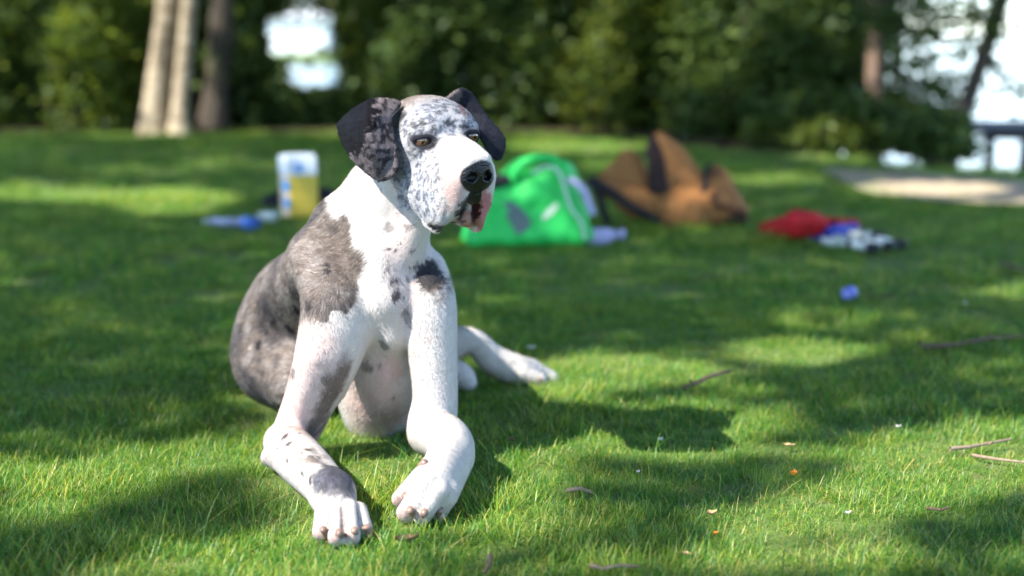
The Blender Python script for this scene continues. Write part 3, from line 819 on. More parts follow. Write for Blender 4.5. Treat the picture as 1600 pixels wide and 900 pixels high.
# ---------------------------------------------------------------- unseen trees added overhead, leaves placed to cast the wanted dapple
# everything is laid out in the plane across the sunlight: e1, e2
e1 = np.cross(LIGHT, [0, 0, 1.0]); e1 /= np.linalg.norm(e1); e2 = np.cross(e1, LIGHT)
def sunplane(p): p = np.asarray(p, float).reshape(-1, 3); return np.stack([p @ e1, p @ e2], 1)
RES = 0.03
GSX, GSY = np.meshgrid(np.arange(-9, 11, RES), np.arange(-2.5, 15.0, RES), indexing='ij')     # ground points under study
# sunlit patches of the lawn as the photograph has them: u, v, half width, half height, strength
r0 = np.random.default_rng(77)
LIT = [(55, 303, 95, 14, 1), (235, 316, 85, 20, 1), (190, 268, 60, 7, .8), (335, 256, 65, 7, .8), (410, 292, 45, 8, .6), (30, 235, 70, 4, .5), (300, 238, 50, 4, .5), (520, 276, 25, 6, .6),
       (50, 742, 110, 22, 1), (150, 720, 110, 16, .9), (290, 712, 110, 18, 1), (390, 690, 55, 9, .8), (30, 805, 55, 20, .8), (90, 770, 70, 12, .8), (330, 872, 150, 24, 1), (230, 850, 60, 12, .7), (60, 690, 60, 6, .5), (250, 545, 60, 6, .5), (310, 470, 40, 6, .4), (460, 905, 90, 12, .8), (440, 835, 40, 12, .6), (110, 880, 60, 14, .5),
       (585, 712, 42, 17, 1), (640, 872, 70, 14, .7), (770, 868, 80, 14, .7), (840, 800, 60, 14, .7), (960, 884, 130, 14, .8), (800, 745, 40, 10, .6), (690, 845, 40, 10, .5), (920, 830, 70, 10, .6), (980, 770, 60, 12, .5),
       (935, 577, 105, 24, 1), (1010, 590, 60, 13, .8), (1195, 550, 70, 13, 1), (1255, 503, 75, 6, .8), (1345, 500, 45, 5, .5), (1030, 500, 50, 5, .5), (1555, 457, 60, 8, .9), (1540, 585, 60, 10, .6),
       (1430, 725, 150, 34, 1), (1490, 682, 90, 14, 1), (1360, 698, 80, 13, .9), (1240, 720, 70, 16, .8), (1240, 790, 80, 24, 1), (1330, 770, 70, 22, 1), (1130, 820, 70, 24, .9), (1190, 850, 60, 16, .9), (1070, 860, 60, 16, .9), (1560, 730, 60, 14, .8), (1160, 692, 50, 7, .5), (930, 700, 60, 10, .5), (1080, 720, 50, 10, .5), (1590, 670, 40, 10, .7), (1480, 800, 40, 10, .6), (1400, 868, 40, 10, .5), (1540, 870, 40, 12, .4),
       (880, 230, 100, 9, 1), (940, 258, 45, 8, .9), (1170, 283, 65, 8, .9), (1440, 300, 85, 10, 1), (1290, 246, 50, 7, .9), (1560, 318, 55, 7, .6), (1150, 232, 40, 5, .4), (1100, 470, 40, 5, .4), (930, 440, 60, 4, .4), (700, 250, 40, 6, .5)]
gp = np.stack([GSX.ravel(), GSY.ravel(), 0 * GSX.ravel()], 1)
front = gp[:, 1] > 1.2
U_, V_ = np.full(len(gp), -9e3), np.full(len(gp), -9e3)
U_[front], V_[front] = project(gp[front])
nzz = fbm(gp, 1.7, 3) - .5; nz2 = fbm(gp + 31, 6.0, 2) - .5; nz3 = fbm(gp + 57, 15.0, 2) - .5
lit = np.zeros(len(gp))
for u, v, a, b, s in LIT:
    d = np.sqrt(((U_ - u) / a) ** 2 + ((V_ - v) / b) ** 2) + nz2 * .9 + nz3 * .7
    lit = np.maximum(lit, s * np.clip((1.24 - d) / .38, 0, 1))
off = (U_ < -60) | (U_ > 1660) | (V_ > 925) | (V_ < 214)
lit = np.where(off, np.clip((nzz - 0.10) * 9, 0, 1) * np.where(V_ < 214, .8, 1), lit)
lit = np.where(~off, np.maximum(lit, np.clip((nz3 - .22) * 5, 0, .55)), lit)
# lay it out in the sun plane
sp = sunplane(gp); lo = sp.min(0) - .5; N = np.ceil((sp.max(0) - lo + .5) / RES).astype(int)
mask = np.zeros(N); 
ij = ((sp - lo) / RES).astype(int)
np.maximum.at(mask, (ij[:, 0], ij[:, 1]), lit)
for s in ((1, 0), (0, 1), (1, 1)): mask = np.maximum(mask, np.roll(mask, s, (0, 1)) * .999)
def let_sun(p, rad, amt=1.0):
    """open the leaves in front of these points"""
    q = ((sunplane(p) - lo) / RES).astype(int); k = max(1, int(round(rad / RES)))
    for a in range(-k, k + 1):
        for b in range(-k, k + 1):
            if a * a + b * b <= k * k:
                i, j = np.clip(q[:, 0] + a, 0, N[0] - 1), np.clip(q[:, 1] + b, 0, N[1] - 1)
                mask[i, j] = np.maximum(mask[i, j], amt)
dsub = DV[::23]
du, dv_ = project(dsub)
flank = (dsub[:, 1] > 2.62) & (du < 470) 
let_sun(dsub[~flank], 0.03)
let_sun(dsub[flank & (noise3(dsub, 9) > .55)], 0.03, .8)
# trunks and sprays at the wood's edge that stand in the sun
for u, v, Y, rad in [(258, 105, 10.5, .15), (246, 175, 10.5, .12), (270, 40, 10.5, .17), (254, 140, 10.5, .1), (276, 5, 10.5, .12), (296, 110, 10.4, .13), (286, 180, 10.4, .12), (306, 40, 10.4, .14), (290, 150, 10.4, .09), (560, 40, 11.6, .30), (545, 105, 11.6, .22), (590, 15, 11.6, .2), (130, 130, 11, .15), (150, 150, 11, .12), (120, 60, 11.4, .15), (20, 20, 11, .2), (215, 90, 11.5, .12),
                     (940, 115, 11, .22), (925, 140, 10.8, .18), (960, 85, 11, .15), (870, 60, 11.5, .12), (1010, 30, 11, .18), (700, 70, 11.3, .1), (760, 40, 11.3, .12), (1120, 65, 10.3, .10), (1270, 10, 10, .14), (1080, 10, 10.4, .2), (1365, 120, 9.6, .12), (1362, 160, 9.6, .1), (1290, 245, 8.9, .1), (1310, 228, 8.9, .1), (1520, 45, 9, .15), (640, 100, 11.3, .1), (345, 130, 11, .06), (35, 195, 10.8, .06), (690, 20, 11.3, .15), (830, 130, 11, .1)]:
    let_sun([P(u, v, Y)], rad)
for u, v, Y, rad in zip(np.r_[r0.uniform(-20, 225, 130), r0.uniform(350, 1330, 290)], r0.uniform(-10, 185, 420), r0.uniform(10.2, 11.6, 420), r0.uniform(.03, .12, 420)):
    let_sun([P(u, v, Y)], rad)
TRUNKS = [(-5.6, 0.2), (-3.2, -3.2), (-7.2, 4.9), (-8.6, 9.3), (-0.6, -4.4)]
let_sun([P(470, 290, 5.7)], .12, .75); let_sun([P(1060, 300, 5.5), P(1100, 310, 5.5)], .10, .5); let_sun([P(850, 260, 5.0), P(830, 330, 5.0)], .10, .6)
r2 = np.random.default_rng(21)
n_c = 260000
g2 = np.stack([r2.uniform(-6.5, 8.0, n_c), r2.uniform(-0.5, 14.0, n_c), np.zeros(n_c)], 1)
hz = 4.6 + 2.6 * r2.random(n_c)
lp = g2 - LIGHT * (hz / math.sin(SUN_EL))[:, None]
q = ((sunplane(lp) - lo) / RES).astype(int); q = np.clip(q, 0, N - 1)
# a leaf shades a patch its own size: look at the brightest cell it would cover
mm = mask.copy()
for a in range(0, 2):
    for b in range(0, 2): mm = np.maximum(mm, np.roll(mask, (a, b), (0, 1)) * (.999 if a or b else 1))
keep = r2.random(n_c) > mm[q[:, 0], q[:, 1]] ** 0.9
lp = lp[keep]
own = np.argmin(np.stack([np.hypot(lp[:, 0] - x, lp[:, 1] - y) for x, y in TRUNKS], 1), 1)
labels = ['broad leafy tree shading the dog from beyond the left edge', 'broad leafy tree behind the camera to the left, shading the near lawn', 'leafy tree left of the lawn whose boughs shade the middle grass',
          'leafy tree at the far left of the lawn, shading the wood edge', 'leafy tree behind the camera shading the nearest grass']
for t, (x, y) in enumerate(TRUNKS):
    L = lp[own == t]
    if len(L) < 50: continue
    root = empty('park_tree', (x, y, 0)); tag(root, labels[t], 'tree', 'broad trees around the lawn')
    foliage('crown', L, 0.115, 0.075, M_LEAF, r2, root)
    paths = [[((x, y, -.1), .24), ((x, y, .5), .19), ((x + .05, y + .03, 2), .165), ((x + .02, y + .1, 3.4), .15), ((x + .15, y + .05, 4.6), .11), ((x + .3, y + .1, 6.6), .04)]]
    dark = L[mask[tuple((np.clip(((sunplane(L) - lo) / RES).astype(int), 0, N - 1)).T)] < .05]
    for k in range(9):
        e = dark[r2.integers(len(dark))]
        s = np.array([x, y, 2.6 + .25 * k]); m_ = (s + e) / 2 + np.array([0, 0, .35])
        paths.append([(s, .06), ((s + m_) / 2 + [0, 0, .1], .045), (m_, .03), (e, .010)])
    tube(paths, M_BARK, 'trunk', root)
# ---------------------------------------------------------------- the wood behind the lawn
r3 = np.random.default_rng(5)
def crown_pts(c, rad, n, clumps, r):
    cc = r.normal(size=(clumps, 3)); cc /= np.linalg.norm(cc, axis=1)[:, None]; cc *= r.random((clumps, 1)) ** .4
    cc = np.asarray(c) + cc * rad
    k = r.integers(clumps, size=n)
    return cc[k] + r.normal(size=(n, 3)) * np.asarray(rad) * .22
def woodland_tree(u, v, Y, w0, top_u, label, mat_b, mat_l, forks=None, hgt=6.5, nleaf=2600, cat='tree'):
    b = Pz(u, v); b = ray(u, v) * Y; b = np.array([b[0], Y, 0.0])
    t = P(top_u, 0, Y)
    lean = (t[0] - b[0]) / max(t[2], .3)
    root = empty('woodland_tree', b); tag(root, label, cat, 'trees of the wood behind the lawn')
    def at(z, k=1.0): return (b[0] + lean * min(z, 2.2) * k + .04 * math.sin(z * 1.3), Y + .05 * math.sin(z), z)
    path_ = [(at(-.1), w0 * .75), (at(.05), w0 * .62), (at(.25), w0 * .52), (at(.7), w0 * .48), (at(1.3), w0 * .46), (at(2.4), w0 * .42), (at(4), w0 * .32), (at(hgt), w0 * .1)]
    paths = [path_]
    top = np.array([b[0] + lean * 2.2, Y, hgt * .72])
    for k in range(7):
        a = r3.uniform(0, 6.28); s = np.array(at(2.2 + .4 * k)); e = s + np.array([math.cos(a) * 1.4, math.sin(a) * 1.4, .7])
        paths.append([(s, w0 * .18), ((s + e) / 2 + [0, 0, .15], w0 * .12), (e, w0 * .04)])
    tube(paths, mat_b, 'trunk', root, 10)
    if nleaf: foliage('crown', crown_pts(top, (1.7, 1.5, 2.0), nleaf, 16, r3), .14, .09, mat_l, r3, root)
    return root
def trunk_pair():
    b = np.array([ray(262, 212)[0] * 10.6, 10.6, 0.0])
    root = empty('woodland_tree', b); tag(root, 'pale twin trunked tree in the sun at the left edge of the wood', 'tree', 'trees of the wood behind the lawn')
    mk = lambda pts: [((ray(u, 200)[0] * Y, Y, z), rr) for u, Y, z, rr in pts]
    tube([mk([(243, 10.6, -.1, .15), (244, 10.6, .08, .105), (247, 10.6, .3, .088), (261, 10.6, .7, .084), (275, 10.6, 1.1, .082), (300, 10.6, 2.4, .07), (310, 10.7, 4.5, .05), (310, 10.7, 6.5, .02)])], M_BARK_P, 'trunk', root, 12)
    tube([mk([(281, 10.5, -.1, .11), (282, 10.5, .08, .072), (287, 10.5, .35, .060), (299, 10.5, .8, .056), (309, 10.5, 1.2, .054), (325, 10.5, 2.4, .05), (360, 10.4, 4.5, .04), (380, 10.4, 6.2, .015)])], M_BARK_P, 'trunk', root, 12)
    foliage('crown', crown_pts((b[0] + .4, 10.6, 5.2), (1.6, 1.4, 1.5), 2200, 14, r3), .12, .08, M_LEAF, r3, root)
trunk_pair()
woodland_tree(334, 212, 11.0, .20, 338, 'thick dark trunk just right of the pale twin trunks', M_BARK, M_LEAF_D)
woodland_tree(158, 205, 11.6, .22, 152, 'brown trunk in shade left of the pale twin trunks', M_BARK_R, M_LEAF_D)
woodland_tree(60, 205, 11.8, .20, 66, 'dark trunk at the far left of the wood, wrapped in leaves', M_BARK, M_LEAF_D)
woodland_tree(645, 210, 11.6, .26, 640, 'dark trunk right of the bright gap, above the dog head', M_BARK, M_LEAF_D)
woodland_tree(1000, 225, 11.4, .24, 1010, 'shaded trunk behind the brown rucksack', M_BARK, M_LEAF_D)
woodland_tree(1195, 235, 10.6, .26, 1180, 'dark trunk in the middle of the right hand thicket', M_BARK, M_LEAF_D)
woodland_tree(1362, 250, 9.6, .105, 1360, 'slender reddish trunk catching sun in the right hand thicket', M_BARK_R, M_LEAF_D, nleaf=1500)
woodland_tree(1482, 262, 8.9, .10, 1560, 'thin dark leaning tree against the bright water at right', M_BARK, M_LEAF, nleaf=1200)
woodland_tree(840, 212, 12.0, .22, 835, 'dark trunk behind the green bag deep in the wood', M_BARK, M_LEAF_D)

# shrubs: u, v foot, distance, half width m, height m, leaves, leaf kind, words
M_ = {'g': M_LEAF, 'd': M_LEAF_D, 'y': M_LEAF_Y}
def shrub(u, Y, hw, h, n, kind, label, z0=0.0, L=.062, gap=None, dep=.45):
    b = np.array([ray(u, 200)[0] * Y, Y, z0])
    root = empty('woodland_shrub', b); tag(root, label, 'shrub', 'shrubs of the wood edge')
    p = crown_pts((b[0], Y, z0 + h * .52), (hw, dep, h * .5), n, 18, r3)
    m_ = n // 4
    a_ = r3.uniform(0, 6.283, m_); d_ = np.sqrt(r3.random(m_))
    p = np.concatenate([p, np.stack([b[0] + hw * 1.05 * d_ * np.cos(a_), Y + dep * .8 * d_ * np.sin(a_), z0 + h * .45 * r3.random(m_)], 1)])
    p = p[p[:, 2] > z0 + .02]
    if gap is not None:
        uu, vv = project(p); jt = (noise3(p, 3.0) - .5) * 44 + (noise3(p + 7, 9.0) - .5) * 30; uu = uu + jt; vv = vv + (noise3(p + 3, 4.0) - .5) * 26 
        for g0, g1, g2, g3 in gap: 
            k = (uu > g0) & (uu < g2) & (vv > g1) & (vv < g3); k &= r3.random(len(p)) < .985; p, uu, vv = p[~k], uu[~k], vv[~k]
    foliage('leaves', p, L, L * .68, M_[kind], r3, root)
    st = []
    for k in range(6):
        e = p[r3.integers(len(p))]; s = b + np.array([r3.uniform(-.1, .1), r3.uniform(-.1, .1), -.05])
        st.append([(s, .016), ((s + e) / 2 + [0, 0, .06], .011), (e, .004)])
    tube(st, M_BARK, 'stem', root, 5)
GAP = [(405, 20, 522, 90), (448, 94, 540, 140)]
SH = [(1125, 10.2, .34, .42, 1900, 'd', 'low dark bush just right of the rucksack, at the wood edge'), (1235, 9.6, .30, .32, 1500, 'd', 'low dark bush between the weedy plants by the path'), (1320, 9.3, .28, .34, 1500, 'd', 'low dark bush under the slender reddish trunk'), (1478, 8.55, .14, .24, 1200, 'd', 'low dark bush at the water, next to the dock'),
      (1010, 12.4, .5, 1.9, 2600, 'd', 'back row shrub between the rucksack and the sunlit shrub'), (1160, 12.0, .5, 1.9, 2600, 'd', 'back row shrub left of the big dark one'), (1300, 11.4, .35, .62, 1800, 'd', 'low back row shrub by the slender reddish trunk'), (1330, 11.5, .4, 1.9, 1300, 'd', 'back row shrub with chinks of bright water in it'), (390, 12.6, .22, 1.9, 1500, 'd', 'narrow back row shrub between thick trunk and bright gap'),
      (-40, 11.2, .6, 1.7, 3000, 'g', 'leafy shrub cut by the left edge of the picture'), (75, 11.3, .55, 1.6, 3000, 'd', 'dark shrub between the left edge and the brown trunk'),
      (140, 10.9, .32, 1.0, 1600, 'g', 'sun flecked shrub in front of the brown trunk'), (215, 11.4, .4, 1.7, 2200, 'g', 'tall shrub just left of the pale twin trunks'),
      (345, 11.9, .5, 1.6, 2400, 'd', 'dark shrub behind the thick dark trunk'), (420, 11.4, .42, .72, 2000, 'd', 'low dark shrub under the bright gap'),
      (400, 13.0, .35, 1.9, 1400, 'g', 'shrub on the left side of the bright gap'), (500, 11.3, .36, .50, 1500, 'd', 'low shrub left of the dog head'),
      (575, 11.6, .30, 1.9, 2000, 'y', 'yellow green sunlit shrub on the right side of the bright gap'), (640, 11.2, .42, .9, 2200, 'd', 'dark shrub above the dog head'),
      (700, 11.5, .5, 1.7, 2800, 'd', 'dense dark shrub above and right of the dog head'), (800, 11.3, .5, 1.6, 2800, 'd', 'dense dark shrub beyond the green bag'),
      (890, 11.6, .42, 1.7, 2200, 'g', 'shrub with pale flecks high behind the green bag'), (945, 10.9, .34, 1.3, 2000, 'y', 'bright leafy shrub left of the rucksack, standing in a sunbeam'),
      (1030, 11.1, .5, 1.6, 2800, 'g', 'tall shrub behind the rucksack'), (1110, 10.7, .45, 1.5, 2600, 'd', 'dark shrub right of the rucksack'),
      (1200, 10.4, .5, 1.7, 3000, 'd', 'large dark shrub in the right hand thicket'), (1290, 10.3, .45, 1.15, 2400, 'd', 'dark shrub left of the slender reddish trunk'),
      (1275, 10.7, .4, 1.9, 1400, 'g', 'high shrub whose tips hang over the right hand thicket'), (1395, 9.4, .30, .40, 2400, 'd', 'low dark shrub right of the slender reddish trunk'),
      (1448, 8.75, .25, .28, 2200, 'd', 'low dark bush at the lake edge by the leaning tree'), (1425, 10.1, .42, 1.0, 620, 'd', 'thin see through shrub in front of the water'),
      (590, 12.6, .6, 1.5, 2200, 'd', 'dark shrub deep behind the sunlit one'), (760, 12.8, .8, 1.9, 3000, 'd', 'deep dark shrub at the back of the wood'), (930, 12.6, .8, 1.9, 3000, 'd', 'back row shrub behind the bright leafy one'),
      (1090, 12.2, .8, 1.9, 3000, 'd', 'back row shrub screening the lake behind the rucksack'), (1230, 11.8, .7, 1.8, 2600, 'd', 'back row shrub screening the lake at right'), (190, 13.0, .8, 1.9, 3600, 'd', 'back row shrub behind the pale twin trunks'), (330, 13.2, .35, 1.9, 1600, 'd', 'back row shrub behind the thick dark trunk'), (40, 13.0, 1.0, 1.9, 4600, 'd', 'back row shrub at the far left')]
for u, Y, hw, h, n, k, lab in SH:
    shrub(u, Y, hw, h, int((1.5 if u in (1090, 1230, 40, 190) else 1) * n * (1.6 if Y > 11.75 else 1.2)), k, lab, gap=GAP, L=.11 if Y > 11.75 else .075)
for u, Y, lab in [(1215, 9.3, 'small weedy plant left of the sunlit tuft by the path'), (1285, 8.9, 'small sunlit weedy plant beside the path'), (1340, 9.0, 'small weedy plant at the foot of the slender reddish trunk')]:
    shrub(u, Y, .22, .22, 420, 'y' if u == 1285 else 'g', lab, L=.05, dep=.2)
# hanging sprays of leaves over the water at the right
def spray(u0, v0, u1, v1, Y, n, kind, label):
    a, b = P(u0, v0, Y), P(u1, v1, Y)
    root = empty('hanging_bough', a); tag(root, label, 'branch', 'boughs over the water')
    t = r3.random((n, 1)); p = a + (b - a) * t + r3.normal(size=(n, 3)) * .10
    foliage('leaves', p, .06, .04, M_[kind], r3, root)
    tube([[(a + (a - b) * .3, .02), (a, .015), ((a + b) / 2, .010), (b, .004)]], M_BARK, 'twig', root, 5)
spray(370, 2, 575, 4, 11.8, 500, 'g', 'leafy bough hanging across the top of the bright gap')
spray(1400, 0, 1590, 25, 8.9, 850, 'd', 'dark leafy bough across the top right corner')
spray(1330, 0, 1450, 70, 9.2, 600, 'd', 'dark drooping bough left of the leaning tree')
spray(1545, 95, 1600, 150, 9.0, 170, 'd', 'thin spray of leaves right of the leaning tree')
spray(1480, 60, 1560, 55, 9.0, 220, 'y', 'sunlit yellow green spray above the water')
spray(1420, 120, 1500, 175, 9.4, 220, 'd', 'thin dark spray left of the leaning trunk')

# the dock
dk_ = empty('wooden_dock', (ray(1560, 200)[0] * 14, 14, WATER_Z)); tag(dk_, 'dark wooden dock on posts over the bright lake at right', 'dock')
m_wood = simple_mat('weathered_wood', (.05, .045, .04), (.12, .11, .095), 18, .85, .4, .01)
def cube(name, c, h, mat, parent, bev=.004, rot=0.0):
    bm = bmesh.new(); bmesh.ops.create_cube(bm, size=1)
    bmesh.ops.scale(bm, vec=(h[0] * 2, h[1] * 2, h[2] * 2), verts=bm.verts)
    if bev: bmesh.ops.bevel(bm, geom=bm.edges[:], offset=bev, segments=1, affect='EDGES')
    me = bpy.data.meshes.new(name); bm.to_mesh(me); bm.free()
    if mat: me.materials.append(mat)
    o = bpy.data.objects.new(name, me); COL.objects.link(o); o.location = c; o.rotation_euler = (0, 0, rot)
    if parent: o.parent = parent
    return o
x0 = ray(1508, 200)[0] * 14 - dk_.location.x
pl = None
for i in range(17):
    if pl is None: pl = cube('plank', (x0 + .08, 0, .30), (.072, .6, .02), m_wood, dk_)
    else: o = pl.copy(); COL.objects.link(o); o.location = (x0 + .08 + .152 * i, .012 * (i % 3), .30)
cube('beam', (x0 + 1.3, -.50, .235), (1.3, .04, .042), m_wood, dk_); cube('beam', (x0 + 1.3, .50, .235), (1.3, .04, .042), m_wood, dk_)
for dx in (.42, 1.6, 2.4):
    for dy in (-.5, .5): cube('post', (x0 + dx, dy, -.2), (.045, .045, .39), m_wood, dk_)
# the small white building across the lake
bh = empty('boathouse', (ray(440, 50)[0] * 71, 71, -0.3)); tag(bh, 'small white building across the water, seen through the gap in the trees at left', 'building')
m_white = simple_mat('white_boards', (.78, .78, .78), (.84, .84, .84), 3, .6, .1, .01)
cube('wall', (0, 0, .8), (2.4, 1.6, .8), m_white, bh, .02)
bm_v = [(-2.6, -1.8, 1.6), (2.6, -1.8, 1.6), (2.6, 1.8, 1.6), (-2.6, 1.8, 1.6), (-2.4, 0, 2.05), (2.4, 0, 2.05), (-2.6, -1.8, 1.68), (2.6, -1.8, 1.68), (2.6, 1.8, 1.68), (-2.6, 1.8, 1.68)]
ro = mesh_obj('roof', bm_v, [(0, 3, 2, 1), (0, 1, 7, 6), (1, 2, 8, 7), (2, 3, 9, 8), (3, 0, 6, 9), (6, 7, 5, 4), (7, 8, 5), (8, 9, 4, 5), (9, 6, 4)], simple_mat('pale_roof', (.6, .6, .6), (.7, .7, .7), 2, .7), None, False); ro.parent = bh
cube('door', (-.9, -1.62, .62), (.4, .03, .6), m_white, bh, .01)
# ---------------------------------------------------------------- grass: instanced tufts
r4 = np.random.default_rng(11)
mgs, ngs, bgs = new_mat('grass_blade')
at_ = node(ngs, 'ShaderNodeAttribute', attribute_name='tone'); ah = node(ngs, 'ShaderNodeAttribute', attribute_name='along')
oi = node(ngs, 'ShaderNodeObjectInfo')
col = ramp(ngs, at_.outputs['Fac'], [(0.0, (.060, .21, .050)), (0.40, (.13, .32, .055)), (0.80, (.29, .43, .065)), (0.93, (.45, .46, .11)), (1.0, (.64, .56, .30))])
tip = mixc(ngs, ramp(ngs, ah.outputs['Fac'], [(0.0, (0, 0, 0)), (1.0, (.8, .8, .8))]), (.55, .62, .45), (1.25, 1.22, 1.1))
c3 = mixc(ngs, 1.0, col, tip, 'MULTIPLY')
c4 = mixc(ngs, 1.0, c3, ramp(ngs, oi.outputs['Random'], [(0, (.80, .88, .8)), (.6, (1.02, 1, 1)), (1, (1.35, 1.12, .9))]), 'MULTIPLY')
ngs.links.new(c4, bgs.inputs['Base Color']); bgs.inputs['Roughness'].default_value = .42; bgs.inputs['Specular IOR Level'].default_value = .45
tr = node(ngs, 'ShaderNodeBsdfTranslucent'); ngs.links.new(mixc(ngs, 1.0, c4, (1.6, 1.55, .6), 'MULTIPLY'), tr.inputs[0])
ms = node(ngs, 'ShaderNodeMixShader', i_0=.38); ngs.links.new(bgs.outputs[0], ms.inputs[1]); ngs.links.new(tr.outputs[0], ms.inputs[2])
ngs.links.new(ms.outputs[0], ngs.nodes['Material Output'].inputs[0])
def tuft(nb, rad, hmin, hmax, wd, dry=0.0, seg=3, lean=.75):
    V, F, T, A = [], [], [], []
    for _ in range(nb):
        a = r4.uniform(0, 6.283); d = rad * math.sqrt(r4.random()); x, y = d * math.cos(a), d * math.sin(a)
        az = r4.uniform(0, 6.283); L = r4.uniform(hmin, hmax); w_ = wd * r4.uniform(.7, 1.2)
        ln = r4.uniform(.1, lean); cu = r4.uniform(.2, 1.1); tw = az + r4.uniform(1.2, 1.9)
        tone = r4.uniform(0, .93) if r4.random() > dry else r4.uniform(.93, 1)
        b0 = len(V); th = ln
        px, pz = 0.0, -0.004
        for i in range(seg + 1):
            t = i / seg; k = w_ / 2 * (1 - t ** 1.6)
            cx, cy = x + px * math.cos(az), y + px * math.sin(az)
            if i < seg:
                V += [(cx - k * math.cos(tw), cy - k * math.sin(tw), pz), (cx + k * math.cos(tw), cy + k * math.sin(tw), pz)]; T += [tone] * 2; A += [t] * 2
            else: V.append((cx, cy, pz)); T.append(tone); A.append(1)
            th += cu / seg; px += L / seg * math.sin(th); pz += L / seg * math.cos(th)
        for i in range(seg - 1): q_ = b0 + 2 * i; F.append((q_, q_ + 1, q_ + 3, q_ + 2))
        q_ = b0 + 2 * (seg - 1); F.append((q_, q_ + 1, q_ + 2))
    return V, F, T, A
tcol = bpy.data.collections.new('grass_tufts')
def add_tuft(i, args):
    V, F, T, A = tuft(*args)
    me = bpy.data.meshes.new('tuft'); me.from_pydata(V, [], F); me.materials.append(mgs)
    for nm, vv in (('tone', T), ('along', A)):
        a = me.attributes.new(nm, 'FLOAT', 'POINT'); a.data.foreach_set('value', np.array(vv, np.float32))
    o = bpy.data.objects.new('tuft_%02d' % i, me); tcol.objects.link(o)
SPEC = [(54, .036, .012, .034, .0018, .07, 3, 1.15)] * 4 + [(44, .038, .016, .046, .0019, .08, 3, 1.0)] * 3 + [(46, .036, .008, .024, .0018, .28, 3, 1.2)] * 2 + [(14, .03, .035, .075, .0017, .14, 4, .9)] * 2 + [(5, .03, .06, .13, .0014, .5, 5, 1.1)] * 2
for i, a in enumerate(SPEC): add_tuft(i, a)
# where: dense near the lens, coarser and larger farther off; none under the dog
def scatter(y0, y1, per_m2, s0, s1, wide=1.12):
    hw = lambda y: .37 * y * wide + .25
    n = int((y1 - y0) * 2 * hw((y0 + y1) / 2) * per_m2)
    y = r4.uniform(y0, y1, int(n * 1.6)); x = r4.uniform(-1, 1, len(y)) * hw(y1)
    k = np.abs(x) < hw(y); x, y = x[k][:n], y[k][:n]
    return np.stack([x, y, r4.uniform(s0, s1, len(x))], 1)
S = np.concatenate([scatter(1.55, 2.6, 2500, .75, 1.2), scatter(2.6, 4.0, 1800, .8, 1.3), scatter(4.0, 6.5, 620, 1.1, 1.7), scatter(6.5, 11.0, 230, 1.4, 2.2), scatter(0.2, 1.55, 120, .9, 1.3)])
pp = np.stack([S[:, 0], S[:, 1], 0 * S[:, 0]], 1)
ok = S[:, 1] < np.minimum(10.75 - 1.95 / (1 + np.exp(-(S[:, 0] - .9) * 4)), shore(S[:, 0]) - .05)
uu, vv = project(pp)
pv = (vv > np.interp(uu, [1290, 1340, 1420, 1600], [268, 276, 280, 292])) & (vv < np.interp(uu, [1290, 1340, 1420, 1600], [275, 300, 313, 320])) & (uu > 1290)
ok &= ~(pv & (r4.random(len(S)) < .82))
ok &= ~((uu > 1120) & (vv < 262) & (r4.random(len(S)) < .5))
occ = {}
low = DV[DV[:, 2] < .012]
cell = set(map(tuple, np.round(low[:, :2] / .02).astype(int)))
inside = np.array([tuple(c) in cell for c in np.round(S[:, :2] / .02).astype(int)])
ok &= ~inside
S, pp = S[ok], pp[ok]
patchy = fbm(pp, 2.3, 3); pz = fbm(pp + 17, 7, 2)
kind = np.where(pz + .5 * (patchy - .5) > .60, r4.integers(4, 7, len(S)), r4.integers(0, 4, len(S)))
kind = np.where(((fbm(pp + 5, 4, 2) > .64) | ((np.hypot(uu[ok] - 1430, (vv[ok] - 725) * 3) < 170) & (r4.random(len(S)) < .5))) & (r4.random(len(S)) < .7), r4.integers(7, 9, len(S)), kind)
kind = np.where(r4.random(len(S)) < .05, r4.integers(9, 11, len(S)), kind)
kind = np.where(r4.random(len(S)) < np.where(S[:, 1] < 2.7, .030, .012), r4.integers(11, 13, len(S)), kind)
# the sward is thinner where the light earth shows
me = bpy.data.meshes.new('lawn_grass'); me.vertices.add(len(S))
z = np.where(S[:, 1] > 4, (fbm(pp, 1.3, 2) - .5) * .03 * np.clip((S[:, 1] - 4) / 3, 0, 1), 0)
me.vertices.foreach_set('co', np.stack([S[:, 0], S[:, 1], z], 1).astype(np.float32).ravel())
for nm, ty, va in (('sc', 'FLOAT', S[:, 2] * (.55 + .75 * patchy)), ('rz', 'FLOAT', r4.uniform(0, 6.283, len(S)))):
    a = me.attributes.new(nm, ty, 'POINT'); a.data.foreach_set('value', va.astype(np.float32))
a = me.attributes.new('kind', 'INT', 'POINT'); a.data.foreach_set('value', kind.astype(np.int32))
grass = bpy.data.objects.new('lawn_grass', me); COL.objects.link(grass); tag(grass, 'short green lawn grass with dry stalks', 'grass', None, 'stuff')
gt = bpy.data.node_groups.new('grass_scatter', 'GeometryNodeTree')
gt.interface.new_socket('Geometry', in_out='INPUT', socket_type='NodeSocketGeometry'); gt.interface.new_socket('Geometry', in_out='OUTPUT', socket_type='NodeSocketGeometry')
gi, go = gt.nodes.new('NodeGroupInput'), gt.nodes.new('NodeGroupOutput')
ci = gt.nodes.new('GeometryNodeCollectionInfo'); ci.inputs[0].default_value = tcol; ci.inputs['Separate Children'].default_value = True; ci.inputs['Reset Children'].default_value = True
iop = gt.nodes.new('GeometryNodeInstanceOnPoints'); iop.inputs['Pick Instance'].default_value = True
def na(name, ty):
    n = gt.nodes.new('GeometryNodeInputNamedAttribute'); n.data_type = ty; n.inputs[0].default_value = name; return n.outputs[0]
m2p = gt.nodes.new('GeometryNodeMeshToPoints')
